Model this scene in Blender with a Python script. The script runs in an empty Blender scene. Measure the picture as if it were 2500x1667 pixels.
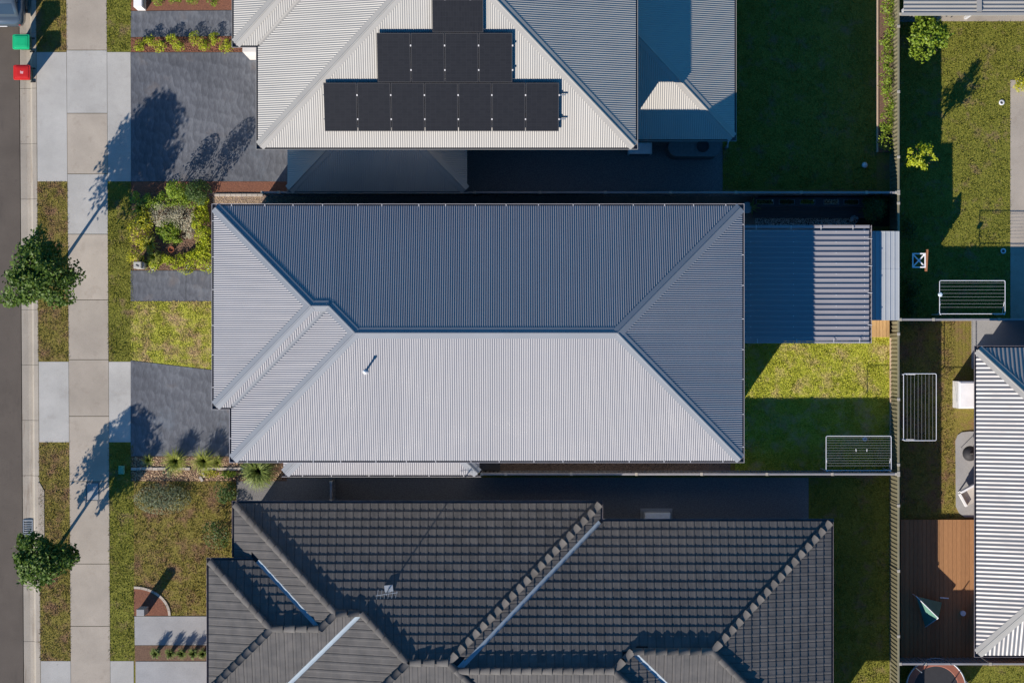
import bpy, bmesh, math, random
import numpy as np
from mathutils import Vector, Matrix

random.seed(7)
rng = np.random.default_rng(11)
scene = bpy.context.scene
COL = scene.collection

# ------------------------------------------------------------------ camera
H = 85.0                      # drone height above the ground, metres
PPM = 66.0                    # photograph pixels per metre at ground level
cam_d = bpy.data.cameras.new('camera')
cam = bpy.data.objects.new('camera', cam_d)
COL.objects.link(cam)
cam.location = (0, 0, H)
cam.rotation_euler = (0, 0, 0)
cam_d.sensor_width = 36.0
cam_d.lens = 36.0 * H / (2500.0 / PPM)
cam_d.clip_start = 1.0
cam_d.clip_end = 3000.0
scene.camera = cam

# ------------------------------------------------------------------ sky, sun, exposure
SUN_EL, SUN_AZ = math.radians(28.6), math.radians(214.5)     # azimuth clockwise from +Y
world = bpy.data.worlds.new('World')
scene.world = world
world.use_nodes = True
wn = world.node_tree
bg = wn.nodes['Background']
sky = wn.nodes.new('ShaderNodeTexSky')
sky.sky_type = 'NISHITA'
sky.sun_disc = False
sky.sun_elevation = SUN_EL
sky.sun_rotation = SUN_AZ
sky.ozone_density = 8.0
sky.dust_density = 0.0
sky.air_density = 1.0
tint = wn.nodes.new('ShaderNodeMix')
tint.data_type, tint.blend_type = 'RGBA', 'MULTIPLY'
tint.inputs[0].default_value = 1.0
tint.inputs[7].default_value = (0.33, 0.95, 1.10, 1.0)      # deep clear winter-blue sky
wn.links.new(sky.outputs['Color'], tint.inputs[6])
wn.links.new(tint.outputs[2], bg.inputs['Color'])
bg.inputs['Strength'].default_value = 0.092

sun_d = bpy.data.lights.new('sun', 'SUN')
sun_d.energy = 5.0
sun_d.angle = math.radians(0.5)
sun_d.color = (1.0, 0.90, 0.80)
sun = bpy.data.objects.new('sun', sun_d)
COL.objects.link(sun)
sdir = Vector((math.sin(SUN_AZ) * math.cos(SUN_EL), math.cos(SUN_AZ) * math.cos(SUN_EL), math.sin(SUN_EL)))
sun.rotation_euler = sdir.to_track_quat('Z', 'Y').to_euler()
sun.location = sdir * 60

vs = scene.view_settings
vs.view_transform = 'Standard'
vs.look = 'None'
vs.gamma = 1.0
vs.exposure = 0.65
vs.use_curve_mapping = False
scene.render.engine = 'CYCLES'
scene.cycles.max_bounces = 6
scene.cycles.use_denoising = True
scene.render.film_transparent = False


def W(px, py, z=0.0):
    """photograph pixel (2500 wide) at height z -> world point"""
    k = (H - z) / H / PPM
    return Vector(((px - 1250.0) * k, -(py - 833.5) * k, z))


def L(n, z=0.0):
    """length of n photograph pixels at height z"""
    return n * (H - z) / H / PPM


# ------------------------------------------------------------------ materials
MATS = {}


def N(nt, t, x=0, y=0, **kw):
    n = nt.nodes.new(t)
    n.location = (x, y)
    for k, v in kw.items():
        setattr(n, k, v)
    return n


def ramp(nt, fac, stops):
    r = N(nt, 'ShaderNodeValToRGB')
    e = r.color_ramp.elements
    while len(e) < len(stops):
        e.new(0.5)
    for el, (p, c) in zip(e, stops):
        el.position = p
        el.color = (*c, 1.0)
    nt.links.new(fac, r.inputs['Fac'])
    return r.outputs['Color']


def noise(nt, scale, detail=4.0, rough=0.55, vec=None, dist=0.0, stretch=None):
    n = N(nt, 'ShaderNodeTexNoise')
    n.inputs['Scale'].default_value = scale
    n.inputs['Detail'].default_value = detail
    n.inputs['Roughness'].default_value = rough
    n.inputs['Distortion'].default_value = dist
    if vec is None:
        g = N(nt, 'ShaderNodeNewGeometry')
        vec = g.outputs['Position']
    if stretch:
        m = N(nt, 'ShaderNodeMapping')
        m.inputs['Scale'].default_value = stretch
        nt.links.new(vec, m.inputs['Vector'])
        vec = m.outputs['Vector']
    nt.links.new(vec, n.inputs['Vector'])
    return n.outputs['Fac']


def mixc(nt, fac, a, b, mode='MIX'):
    m = N(nt, 'ShaderNodeMix', data_type='RGBA', blend_type=mode)
    if isinstance(fac, (int, float)):
        m.inputs[0].default_value = fac
    else:
        nt.links.new(fac, m.inputs[0])
    for i, v in ((6, a), (7, b)):
        if isinstance(v, tuple):
            m.inputs[i].default_value = (*v[:3], 1.0)
        else:
            nt.links.new(v, m.inputs[i])
    return m.outputs[2]


def maprange(nt, v, a, b, c=0.0, d=1.0):
    m = N(nt, 'ShaderNodeMapRange')
    nt.links.new(v, m.inputs[0])
    for i, x in zip((1, 2, 3, 4), (a, b, c, d)):
        m.inputs[i].default_value = x
    return m.outputs[0]


def bump(nt, bsdf, height, strength=0.3, dist=0.02):
    b = N(nt, 'ShaderNodeBump')
    b.inputs['Strength'].default_value = strength
    b.inputs['Distance'].default_value = dist
    nt.links.new(height, b.inputs['Height'])
    nt.links.new(b.outputs['Normal'], bsdf.inputs['Normal'])


def new_mat(name, rough=0.8, metal=0.0, spec=0.5):
    m = bpy.data.materials.new(name)
    m.use_nodes = True
    nt = m.node_tree
    b = nt.nodes['Principled BSDF']
    b.inputs['Roughness'].default_value = rough
    b.inputs['Metallic'].default_value = metal
    b.inputs['Specular IOR Level'].default_value = spec
    MATS[name] = m
    return m, nt, b


def simple(name, c0, c1=None, scale=6.0, rough=0.8, metal=0.0, spec=0.4, detail=5.0, bmp=0.0, bscale=None, objvar=0.0, lo=0.3, hi=0.7, stretch=None):
    m, nt, b = new_mat(name, rough, metal, spec)
    c1 = c1 or tuple(x * 0.8 for x in c0)
    f = noise(nt, scale, detail, stretch=stretch)
    col = ramp(nt, f, [(lo, c0), (hi, c1)])
    if objvar:
        oi = N(nt, 'ShaderNodeObjectInfo')
        v = maprange(nt, oi.outputs['Random'], 0, 1, 1 - objvar, 1 + objvar)
        hsv = N(nt, 'ShaderNodeHueSaturation')
        nt.links.new(col, hsv.inputs['Color'])
        nt.links.new(v, hsv.inputs['Value'])
        col = hsv.outputs['Color']
    nt.links.new(col, b.inputs['Base Color'])
    if bmp:
        bump(nt, b, noise(nt, bscale or scale * 6, 4.0), bmp)
    return m


def leafmat(name, cols, scale=9.0, trans=0.25, rough=0.55):
    """foliage: several leaf colours by position, some light let through"""
    m, nt, b = new_mat(name, rough, 0.0, 0.35)
    f1 = noise(nt, scale, 2.0)
    f2 = noise(nt, scale * 7.3, 1.0)
    mx = N(nt, 'ShaderNodeMath', operation='ADD')
    a = N(nt, 'ShaderNodeMath', operation='MULTIPLY')
    a.inputs[1].default_value = 0.5
    nt.links.new(f1, a.inputs[0])
    c = N(nt, 'ShaderNodeMath', operation='MULTIPLY')
    c.inputs[1].default_value = 0.5
    nt.links.new(f2, c.inputs[0])
    nt.links.new(a.outputs[0], mx.inputs[0])
    nt.links.new(c.outputs[0], mx.inputs[1])
    n = len(cols)
    col = ramp(nt, mx.outputs[0], [(0.34 + 0.32 * i / max(1, n - 1), cc) for i, cc in enumerate(cols)])
    nt.links.new(col, b.inputs['Base Color'])
    out = nt.nodes['Material Output']
    tr = N(nt, 'ShaderNodeBsdfTranslucent')
    nt.links.new(col, tr.inputs['Color'])
    ms = N(nt, 'ShaderNodeMixShader')
    ms.inputs[0].default_value = trans
    nt.links.new(b.outputs[0], ms.inputs[1])
    nt.links.new(tr.outputs[0], ms.inputs[2])
    nt.links.new(ms.outputs[0], out.inputs['Surface'])
    return m


def roofmetal(name, c, rough=0.38, var=0.025):
    """painted corrugated steel: slight dirt, a little tint change from sheet to sheet"""
    m, nt, b = new_mat(name, rough, 0.0, 0.5)
    f = noise(nt, 0.9, 5.0, 0.6)
    col = ramp(nt, f, [(0.3, tuple(x * 0.93 for x in c)), (0.7, c)])
    oi = N(nt, 'ShaderNodeObjectInfo')
    v = maprange(nt, oi.outputs['Random'], 0, 1, 1 - var, 1 + var)
    hsv = N(nt, 'ShaderNodeHueSaturation')
    nt.links.new(col, hsv.inputs['Color'])
    nt.links.new(v, hsv.inputs['Value'])
    d = noise(nt, 35.0, 3.0)
    dirt = maprange(nt, d, 0.62, 0.8)
    col2 = mixc(nt, dirt, hsv.outputs['Color'], tuple(x * 0.75 for x in c))
    nt.links.new(col2, b.inputs['Base Color'])
    r = maprange(nt, f, 0.3, 0.7, rough - 0.05, rough + 0.1)
    nt.links.new(r, b.inputs['Roughness'])
    return m


roofmetal('roof_steel', (0.228, 0.228, 0.240))
roofmetal('roof_steel_neighbour', (0.31, 0.30, 0.27))
roofmetal('roof_steel_rear', (0.215, 0.21, 0.205))
roofmetal('patio_steel', (0.25, 0.245, 0.26), 0.42)
roofmetal('zinc', (0.36, 0.385, 0.40), 0.34, 0.06)
simple('cap_steel', (0.205, 0.218, 0.232), (0.19, 0.203, 0.217), 1.2, 0.42)
simple('cap_neighbour', (0.31, 0.30, 0.27), (0.28, 0.27, 0.245), 1.2, 0.4)
simple('gutter_dark', (0.17, 0.15, 0.155), (0.10, 0.085, 0.085), 3.0, 0.45)
simple('gutter_lip', (0.36, 0.345, 0.35), (0.30, 0.29, 0.295), 2.0, 0.4)  # paler than the gutter: the bright lit edge is painted into this colour
simple('bracket', (0.50, 0.49, 0.48), None, 4.0, 0.4)
simple('render_wall', (0.55, 0.53, 0.50), (0.48, 0.46, 0.43), 1.5, 0.9, bmp=0.1)
simple('brick_wall', (0.30, 0.17, 0.12), (0.22, 0.12, 0.09), 5.0, 0.9, bmp=0.2)
simple('soffit', (0.7, 0.69, 0.66), None, 1.0, 0.8)
simple('glass', (0.03, 0.04, 0.05), None, 1.0, 0.08, spec=0.8)
simple('white_paint', (0.78, 0.78, 0.77), (0.70, 0.70, 0.69), 3.0, 0.5)
simple('white_metal', (0.60, 0.61, 0.63), (0.52, 0.53, 0.55), 6.0, 0.35)
simple('line_cord', (0.36, 0.38, 0.38), None, 20.0, 0.6)


def weathered(name, c, stain, rough=0.9, objvar=0.04, amt=1.0, fine=55.0, along=None):
    """concrete or asphalt: aggregate speckle, broad blotches, darker stains with their own outline"""
    m, nt, b = new_mat(name, rough, 0.0, 0.3)
    f1 = noise(nt, 0.8, 6.0, 0.62)
    col = ramp(nt, f1, [(0.28, tuple(x * 0.80 for x in c)), (0.72, tuple(x * 1.06 for x in c))])
    sp = noise(nt, fine, 3.0, 0.7)
    spc = ramp(nt, sp, [(0.25, (0.62, 0.62, 0.62)), (0.5, (1, 1, 1)), (0.8, (1.16, 1.15, 1.13))])
    col = mixc(nt, 0.8, col, spc, 'MULTIPLY')
    st = noise(nt, 1.9, 7.0, 0.70, stretch=along)
    fs = maprange(nt, st, 0.56, 0.74, 0.0, 0.55 * amt)
    col = mixc(nt, fs, col, stain)
    s2 = noise(nt, 5.5, 4.0, 0.6)
    fs2 = maprange(nt, s2, 0.66, 0.74, 0.0, 0.35 * amt)
    col = mixc(nt, fs2, col, tuple(x * 0.8 for x in stain))
    oi = N(nt, 'ShaderNodeObjectInfo')
    v = maprange(nt, oi.outputs['Random'], 0, 1, 1 - objvar, 1 + objvar)
    hsv = N(nt, 'ShaderNodeHueSaturation')
    nt.links.new(col, hsv.inputs['Color'])
    nt.links.new(v, hsv.inputs['Value'])
    nt.links.new(hsv.outputs['Color'], b.inputs['Base Color'])
    bump(nt, b, sp, 0.25, 0.01)
    return m


weathered('asphalt', (0.105, 0.088, 0.072), (0.055, 0.046, 0.04), 0.92, 0.0, 1.0, 40.0, (1, 0.25, 1))
weathered('kerb_concrete', (0.36, 0.32, 0.26), (0.15, 0.10, 0.065), 0.9, 0.06, 1.3, 50.0, (2.2, 0.22, 1))
weathered('concrete_warm', (0.37, 0.325, 0.265), (0.22, 0.18, 0.14), 0.9, 0.08)
weathered('concrete_pale', (0.39, 0.38, 0.35), (0.25, 0.235, 0.21), 0.9, 0.05)
weathered('concrete_grey', (0.31, 0.31, 0.305), (0.22, 0.215, 0.205), 0.88, 0.04, 0.7)
simple('paver', (0.42, 0.37, 0.31), (0.34, 0.30, 0.25), 6.0, 0.9, bmp=0.2, objvar=0.10)
simple('earth', (0.10, 0.075, 0.05), (0.075, 0.055, 0.04), 2.0, 0.95, bmp=0.4)
simple('mulch_brown', (0.19, 0.115, 0.072), (0.085, 0.050, 0.035), 26.0, 0.95, bmp=0.9, bscale=40)
simple('mulch_red', (0.22, 0.095, 0.055), (0.12, 0.05, 0.032), 24.0, 0.95, bmp=0.9, bscale=40)
simple('chip_tan', (0.42, 0.31, 0.19), (0.22, 0.14, 0.085), 30.0, 0.95, objvar=0.1)
simple('chip_brown', (0.24, 0.15, 0.10), (0.12, 0.075, 0.055), 30.0, 0.95)
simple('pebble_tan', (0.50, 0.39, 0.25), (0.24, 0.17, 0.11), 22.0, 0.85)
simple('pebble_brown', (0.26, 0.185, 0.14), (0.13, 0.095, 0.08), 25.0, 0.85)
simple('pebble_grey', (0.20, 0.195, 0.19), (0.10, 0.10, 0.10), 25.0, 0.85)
simple('pebble_white', (0.66, 0.64, 0.60), (0.38, 0.37, 0.35), 25.0, 0.8)
simple('deck_dark', (0.062, 0.056, 0.052), (0.045, 0.04, 0.038), 4.0, 0.7, objvar=0.12, stretch=(1, 12, 1))
simple('deck_timber', (0.32, 0.165, 0.07), (0.23, 0.115, 0.048), 5.0, 0.75, objvar=0.14, stretch=(14, 1, 1))
simple('plank_pine', (0.47, 0.30, 0.13), (0.36, 0.21, 0.085), 6.0, 0.75, objvar=0.12, stretch=(10, 1, 1))
simple('timber_pale', (0.50, 0.38, 0.27), (0.40, 0.29, 0.20), 5.0, 0.8, stretch=(8, 1, 1))
simple('timber_orange', (0.36, 0.15, 0.07), (0.28, 0.11, 0.05), 5.0, 0.75)
simple('fence_khaki', (0.20, 0.185, 0.115), (0.165, 0.15, 0.095), 2.0, 0.5)
simple('fence_grey', (0.235, 0.23, 0.235), (0.19, 0.185, 0.19), 2.0, 0.45)
simple('fence_cap', (0.36, 0.33, 0.27), (0.30, 0.275, 0.23), 4.0, 0.5)
simple('planter_dark', (0.055, 0.055, 0.06), (0.042, 0.042, 0.046), 4.0, 0.6)
simple('terracotta', (0.33, 0.105, 0.04), (0.25, 0.075, 0.03), 8.0, 0.85)
simple('pot_black', (0.02, 0.02, 0.022), None, 4.0, 0.4)
simple('soil_dark', (0.035, 0.026, 0.02), (0.02, 0.015, 0.012), 30.0, 0.95, bmp=0.6)
simple('bark', (0.13, 0.095, 0.07), (0.075, 0.055, 0.042), 14.0, 0.95, bmp=0.5, stretch=(1, 1, 0.3))
simple('bin_green_body', (0.025, 0.05, 0.03), None, 4.0, 0.5)
simple('bin_green', (0.010, 0.40, 0.16), (0.008, 0.33, 0.13), 3.0, 0.42)
simple('bin_red', (0.50, 0.018, 0.015), (0.42, 0.014, 0.012), 3.0, 0.42)
simple('bin_mark', (0.60, 0.33, 0.33), None, 12.0, 0.6)
simple('rubber', (0.02, 0.02, 0.02), None, 10.0, 0.8)
simple('car_paint', (0.085, 0.115, 0.14), (0.075, 0.10, 0.125), 2.0, 0.22, metal=0.35, spec=0.6)
simple('chrome', (0.6, 0.6, 0.6), None, 2.0, 0.2, metal=0.9)
simple('lamp_red', (0.4, 0.02, 0.02), None, 4.0, 0.2)
simple('iron', (0.10, 0.115, 0.12), (0.07, 0.08, 0.085), 10.0, 0.6)
simple('pit_green', (0.12, 0.33, 0.22), (0.09, 0.26, 0.17), 8.0, 0.6)
simple('galv', (0.33, 0.36, 0.38), (0.25, 0.28, 0.30), 12.0, 0.45, metal=0.4)
simple('tile_concrete', (0.094, 0.089, 0.083), (0.066, 0.063, 0.060), 3.0, 0.82, bmp=0.2, bscale=70, objvar=0.16)
simple('tile_field', (0.098, 0.092, 0.086), (0.062, 0.060, 0.058), 2.2, 0.82, bmp=0.2, bscale=70)
simple('valley_steel', (0.30, 0.36, 0.40), (0.25, 0.30, 0.34), 2.0, 0.4)
simple('cloth_cream', (0.42, 0.40, 0.36), (0.36, 0.34, 0.31), 4.0, 0.9)
simple('cloth_green', (0.10, 0.22, 0.17), (0.08, 0.18, 0.14), 4.0, 0.9)
simple('plastic_white', (0.74, 0.75, 0.75), None, 5.0, 0.4)
simple('plastic_blue', (0.55, 0.63, 0.68), None, 5.0, 0.4)
simple('mat_black', (0.025, 0.025, 0.028), None, 5.0, 0.7)
simple('pad_rust', (0.28, 0.10, 0.06), (0.22, 0.08, 0.05), 5.0, 0.7)

leafmat('leaf_lime', [(0.12, 0.19, 0.008), (0.31, 0.37, 0.012), (0.50, 0.48, 0.02)])
leafmat('leaf_green', [(0.06, 0.115, 0.010), (0.16, 0.25, 0.016), (0.34, 0.38, 0.03)])
leafmat('leaf_dark', [(0.018, 0.045, 0.010), (0.045, 0.085, 0.014), (0.09, 0.135, 0.02)])
leafmat('leaf_tree', [(0.025, 0.058, 0.008), (0.065, 0.12, 0.012), (0.13, 0.19, 0.022)], 6.0)
leafmat('leaf_silver', [(0.30, 0.28, 0.17), (0.52, 0.49, 0.34), (0.70, 0.66, 0.50)])
leafmat('leaf_greygreen', [(0.09, 0.12, 0.06), (0.17, 0.20, 0.11), (0.27, 0.29, 0.18)])
leafmat('leaf_yellow', [(0.16, 0.19, 0.010), (0.38, 0.38, 0.014), (0.58, 0.50, 0.03)])
leafmat('blade_lime', [(0.12, 0.17, 0.02), (0.28, 0.32, 0.05), (0.44, 0.42, 0.12)], 12.0)
leafmat('blade_green', [(0.06, 0.11, 0.02), (0.16, 0.22, 0.05), (0.30, 0.33, 0.10)], 12.0)
leafmat('leaf_bluewhite', [(0.30, 0.36, 0.38), (0.5, 0.56, 0.58), (0.68, 0.72, 0.73)])


def grassmat(name, g0, g1, g2, straw, straw_amt):
    m, nt, b = new_mat(name, 0.75, 0.0, 0.25)
    fine = noise(nt, 22.0, 3.0, 0.6)
    col = ramp(nt, fine, [(0.3, g0), (0.5, g1), (0.68, g2)])
    patch = noise(nt, 1.5, 6.0, 0.68)
    f = maprange(nt, patch, 0.60 - straw_amt, 0.72 - straw_amt * 0.6)
    sp = noise(nt, 45.0, 1.0)
    st = ramp(nt, sp, [(0.35, tuple(x * 0.6 for x in straw)), (0.62, straw)])
    col = mixc(nt, f, col, st)
    nt.links.new(col, b.inputs['Base Color'])
    bump(nt, b, noise(nt, 30.0, 4.0), 0.6, 0.03)
    return m


grassmat('lawn_front', (0.14, 0.165, 0.012), (0.33, 0.34, 0.035), (0.48, 0.44, 0.09), (0.44, 0.31, 0.15), 0.15)
grassmat('lawn_back', (0.13, 0.175, 0.012), (0.34, 0.36, 0.028), (0.52, 0.48, 0.08), (0.54, 0.43, 0.17), 0.12)
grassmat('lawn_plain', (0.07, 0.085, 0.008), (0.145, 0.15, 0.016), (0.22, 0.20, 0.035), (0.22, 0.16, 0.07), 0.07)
grassmat('lawn_dry', (0.09, 0.085, 0.012), (0.17, 0.145, 0.024), (0.24, 0.19, 0.05), (0.22, 0.13, 0.065), 0.14)


def trowel_mat():
    """charcoal coloured concrete with scalloped trowel marks, rows about 0.35 m apart"""
    m, nt, b = new_mat('charcoal_concrete', 0.6, 0.0, 0.4)
    g = N(nt, 'ShaderNodeNewGeometry')
    sep = N(nt, 'ShaderNodeSeparateXYZ')
    wob = noise(nt, 1.4, 3.0)
    wv = N(nt, 'ShaderNodeVectorMath', operation='SCALE')
    n2 = N(nt, 'ShaderNodeTexNoise')
    n2.inputs['Scale'].default_value = 2.0
    nt.links.new(g.outputs['Position'], n2.inputs['Vector'])
    nt.links.new(n2.outputs['Color'], wv.inputs[0])
    wv.inputs['Scale'].default_value = 0.30
    ad = N(nt, 'ShaderNodeVectorMath', operation='ADD')
    nt.links.new(g.outputs['Position'], ad.inputs[0])
    nt.links.new(wv.outputs[0], ad.inputs[1])
    mp = N(nt, 'ShaderNodeMapping')
    mp.inputs['Scale'].default_value = (4.6, 2.3, 1.0)
    mp.inputs['Rotation'].default_value = (0, 0, 0.12)
    nt.links.new(ad.outputs[0], mp.inputs['Vector'])
    vor = N(nt, 'ShaderNodeTexVoronoi', voronoi_dimensions='2D', feature='SMOOTH_F1')
    vor.inputs['Smoothness'].default_value = 0.45
    vor.inputs['Scale'].default_value = 1.0
    vor.inputs['Randomness'].default_value = 0.55
    nt.links.new(mp.outputs['Vector'], vor.inputs['Vector'])
    # gradient inside each cell: one side pale, the other dark = overlapping scallops
    sub = N(nt, 'ShaderNodeVectorMath', operation='SUBTRACT')
    nt.links.new(mp.outputs['Vector'], sub.inputs[0])
    nt.links.new(vor.outputs['Position'], sub.inputs[1])
    nt.links.new(sub.outputs[0], sep.inputs[0])
    sm = N(nt, 'ShaderNodeMath', operation='ADD')
    nt.links.new(sep.outputs['X'], sm.inputs[0])
    nt.links.new(sep.outputs['Y'], sm.inputs[1])
    grad = maprange(nt, sm.outputs[0], -0.75, 0.75)
    streak = noise(nt, 9.0, 5.0, 0.65, stretch=(3.0, 0.7, 1.0))
    big = noise(nt, 0.55, 4.0, 0.6)
    a1 = mixc(nt, 0.54, ramp(nt, grad, [(0.0, (0.0, 0.0, 0.0)), (1.0, (1, 1, 1))]), ramp(nt, streak, [(0.3, (0, 0, 0)), (0.7, (1, 1, 1))]))
    a2 = mixc(nt, 0.35, a1, ramp(nt, big, [(0.3, (0, 0, 0)), (0.7, (1, 1, 1))]))
    col = ramp(nt, a2, [(0.12, (0.050, 0.053, 0.060)), (0.5, (0.092, 0.098, 0.110)), (0.9, (0.158, 0.168, 0.182))])
    warm = maprange(nt, noise(nt, 1.1, 3.0), 0.60, 0.75, 0.0, 0.5)
    col = mixc(nt, warm, col, (0.12, 0.095, 0.08))
    pale = maprange(nt, noise(nt, 0.9, 4.0, 0.6), 0.62, 0.78, 0.0, 0.55)
    col = mixc(nt, pale, col, (0.16, 0.19, 0.22))
    nt.links.new(col, b.inputs['Base Color'])
    bump(nt, b, noise(nt, 60.0, 3.0), 0.08)
    return m


trowel_mat()


def panel_mat():
    m, nt, b = new_mat('solar_glass', 0.28, 0.0, 0.28)
    tc = N(nt, 'ShaderNodeTexCoord')
    br = N(nt, 'ShaderNodeTexBrick')
    br.offset = 0.0
    br.inputs['Scale'].default_value = 1.0
    br.inputs['Brick Width'].default_value = 0.182
    br.inputs['Row Height'].default_value = 0.091
    br.inputs['Mortar Size'].default_value = 0.0022
    br.inputs['Color1'].default_value = (0.012, 0.012, 0.013, 1)
    br.inputs['Color2'].default_value = (0.015, 0.015, 0.016, 1)
    br.inputs['Mortar'].default_value = (0.022, 0.022, 0.026, 1)
    nt.links.new(tc.outputs['Object'], br.inputs['Vector'])
    nt.links.new(br.outputs['Color'], b.inputs['Base Color'])
    return m


panel_mat()

# ------------------------------------------------------------------ mesh helpers


class MB:
    def __init__(self):
        self.v, self.f = [], []

    def quad(self, a, b, c, d):
        n = len(self.v)
        self.v += [tuple(a), tuple(b), tuple(c), tuple(d)]
        self.f.append((n, n + 1, n + 2, n + 3))

    def box(self, x0, y0, z0, x1, y1, z1, rot=0.0, piv=None, bev=0.0):
        n = len(self.v)
        if bev > 0:
            b = min(bev, (x1 - x0) / 2.01, (y1 - y0) / 2.01, (z1 - z0) / 1.01)
            rings = [(z0, 0), (z1 - b, 0), (z1, b)]
        else:
            rings = [(z0, 0), (z1, 0)]
        pts = []
        for z, i in rings:
            pts += [(x0 + i, y0 + i, z), (x1 - i, y0 + i, z), (x1 - i, y1 - i, z), (x0 + i, y1 - i, z)]
        if rot:
            cx, cy = piv or ((x0 + x1) / 2, (y0 + y1) / 2)
            c, s = math.cos(rot), math.sin(rot)
            pts = [(cx + (x - cx) * c - (y - cy) * s, cy + (x - cx) * s + (y - cy) * c, z) for x, y, z in pts]
        self.v += pts
        k = len(rings)
        self.f.append((n + 3, n + 2, n + 1, n))
        for r in range(k - 1):
            o = n + 4 * r
            for i in range(4):
                j = (i + 1) % 4
                self.f.append((o + i, o + j, o + 4 + j, o + 4 + i))
        o = n + 4 * (k - 1)
        self.f.append((o, o + 1, o + 2, o + 3))
        return self

    def prism(self, poly, z0, z1):
        """vertical prism on a counter-clockwise polygon [(x,y)...]"""
        ar = sum(poly[i][0] * poly[(i + 1) % len(poly)][1] - poly[(i + 1) % len(poly)][0] * poly[i][1] for i in range(len(poly)))
        if ar < 0:
            poly = poly[::-1]
        n, k = len(self.v), len(poly)
        self.v += [(x, y, z0) for x, y in poly] + [(x, y, z1) for x, y in poly]
        self.f.append(tuple(range(n + k - 1, n - 1, -1)))
        self.f.append(tuple(range(n + k, n + 2 * k)))
        for i in range(k):
            j = (i + 1) % k
            self.f.append((n + i, n + j, n + k + j, n + k + i))
        return self

    def tube(self, pts, rad, seg=8, cap=True):
        """tube through points; rad a number or one per point"""
        pts = [Vector(p) for p in pts]
        if isinstance(rad, (int, float)):
            rad = [rad] * len(pts)
        n0 = len(self.v)
        up = None
        for i, p in enumerate(pts):
            d = (pts[min(i + 1, len(pts) - 1)] - pts[max(i - 1, 0)]).normalized()
            if up is None or abs(up.dot(d)) > 0.95:
                up = Vector((0, 0, 1)) if abs(d.z) < 0.9 else Vector((1, 0, 0))
            a = d.cross(up).normalized()
            b = a.cross(d).normalized()
            for s in range(seg):
                t = 2 * math.pi * s / seg
                self.v.append(tuple(p + a * math.cos(t) * rad[i] + b * math.sin(t) * rad[i]))
        for i in range(len(pts) - 1):
            for s in range(seg):
                q = (s + 1) % seg
                o = n0 + i * seg
                self.f.append((o + s, o + q, o + seg + q, o + seg + s))
        if cap:
            self.f.append(tuple(range(n0 + seg - 1, n0 - 1, -1)))
            o = n0 + (len(pts) - 1) * seg
            self.f.append(tuple(range(o, o + seg)))
        return self

    def lathe(self, prof, c=(0, 0, 0), seg=20):
        n0 = len(self.v)
        for r, z in prof:
            for s in range(seg):
                t = 2 * math.pi * s / seg
                self.v.append((c[0] + r * math.cos(t), c[1] + r * math.sin(t), c[2] + z))
        for i in range(len(prof) - 1):
            for s in range(seg):
                q = (s + 1) % seg
                o = n0 + i * seg
                self.f.append((o + s, o + q, o + seg + q, o + seg + s))
        if prof[0][0] > 1e-6:
            self.f.append(tuple(range(n0 + seg - 1, n0 - 1, -1)))
        if prof[-1][0] > 1e-6:
            o = n0 + (len(prof) - 1) * seg
            self.f.append(tuple(range(o, o + seg)))
        return self

    def loft(self, rings, close=True):
        n0, k = len(self.v), len(rings[0])
        for r in rings:
            self.v += [tuple(p) for p in r]
        for i in range(len(rings) - 1):
            for s in range(k):
                q = (s + 1) % k
                o = n0 + i * k
                self.f.append((o + s, o + q, o + k + q, o + k + s))
        if close:
            self.f.append(tuple(range(n0 + k - 1, n0 - 1, -1)))
            o = n0 + (len(rings) - 1) * k
            self.f.append(tuple(range(o, o + k)))
        return self

    def mesh(self, name):
        me = bpy.data.meshes.new(name)
        me.from_pydata(self.v, [], self.f)
        me.update()
        return me

    def build(self, name, mat, parent=None, smooth=False, kind=None):
        me = self.mesh(name)
        return link(name, me, mat, parent, smooth, kind)


def link(name, me, mat, parent=None, smooth=False, kind=None):
    if mat and len(me.materials) == 0:
        me.materials.append(MATS[mat])
    if smooth:
        me.polygons.foreach_set('use_smooth', [True] * len(me.polygons))
    o = bpy.data.objects.new(name, me)
    COL.objects.link(o)
    if parent:
        # world-coordinate meshes: cancel the parent's offset
        o.parent = parent
        o.matrix_parent_inverse = PINV[parent.name]
    if kind:
        o['kind'] = kind
    return o


PINV = {}


def thing(name, label, cat, loc=(0, 0, 0), group=None, kind=None):
    o = bpy.data.objects.new(name, None)
    COL.objects.link(o)
    o.location = loc
    o.empty_display_size = 0.2
    if label:
        o['label'] = label
    if cat:
        o['category'] = cat
    if group:
        o['group'] = group
    if kind:
        o['kind'] = kind
    PINV[o.name] = Matrix.Translation(-Vector(loc))
    return o


def subparent(o):
    """let a mesh part carry sub-parts given in world coordinates"""
    PINV[o.name] = Matrix.Identity(4)
    return o


def tag(o, label, cat=None, group=None, kind=None):
    o['label'] = label
    if cat:
        o['category'] = cat
    if group:
        o['group'] = group
    if kind:
        o['kind'] = kind
    return o


def arr_mesh(name, verts, faces_flat, nper):
    """fast mesh from numpy arrays, all faces with nper corners"""
    me = bpy.data.meshes.new(name)
    nv, nf = len(verts), len(faces_flat) // nper
    me.vertices.add(nv)
    me.vertices.foreach_set('co', np.asarray(verts, dtype=np.float32).ravel())
    me.loops.add(nf * nper)
    me.loops.foreach_set('vertex_index', np.asarray(faces_flat, dtype=np.int32))
    me.polygons.add(nf)
    me.polygons.foreach_set('loop_start', np.arange(0, nf * nper, nper, dtype=np.int32))
    me.polygons.foreach_set('loop_total', np.full(nf, nper, dtype=np.int32))
    me.update(calc_edges=True)
    return me


def pxrect(x0, y0, x1, y1, z=0.0):
    a, b = W(x0, y1, z), W(x1, y0, z)
    return a.x, a.y, b.x, b.y


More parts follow.
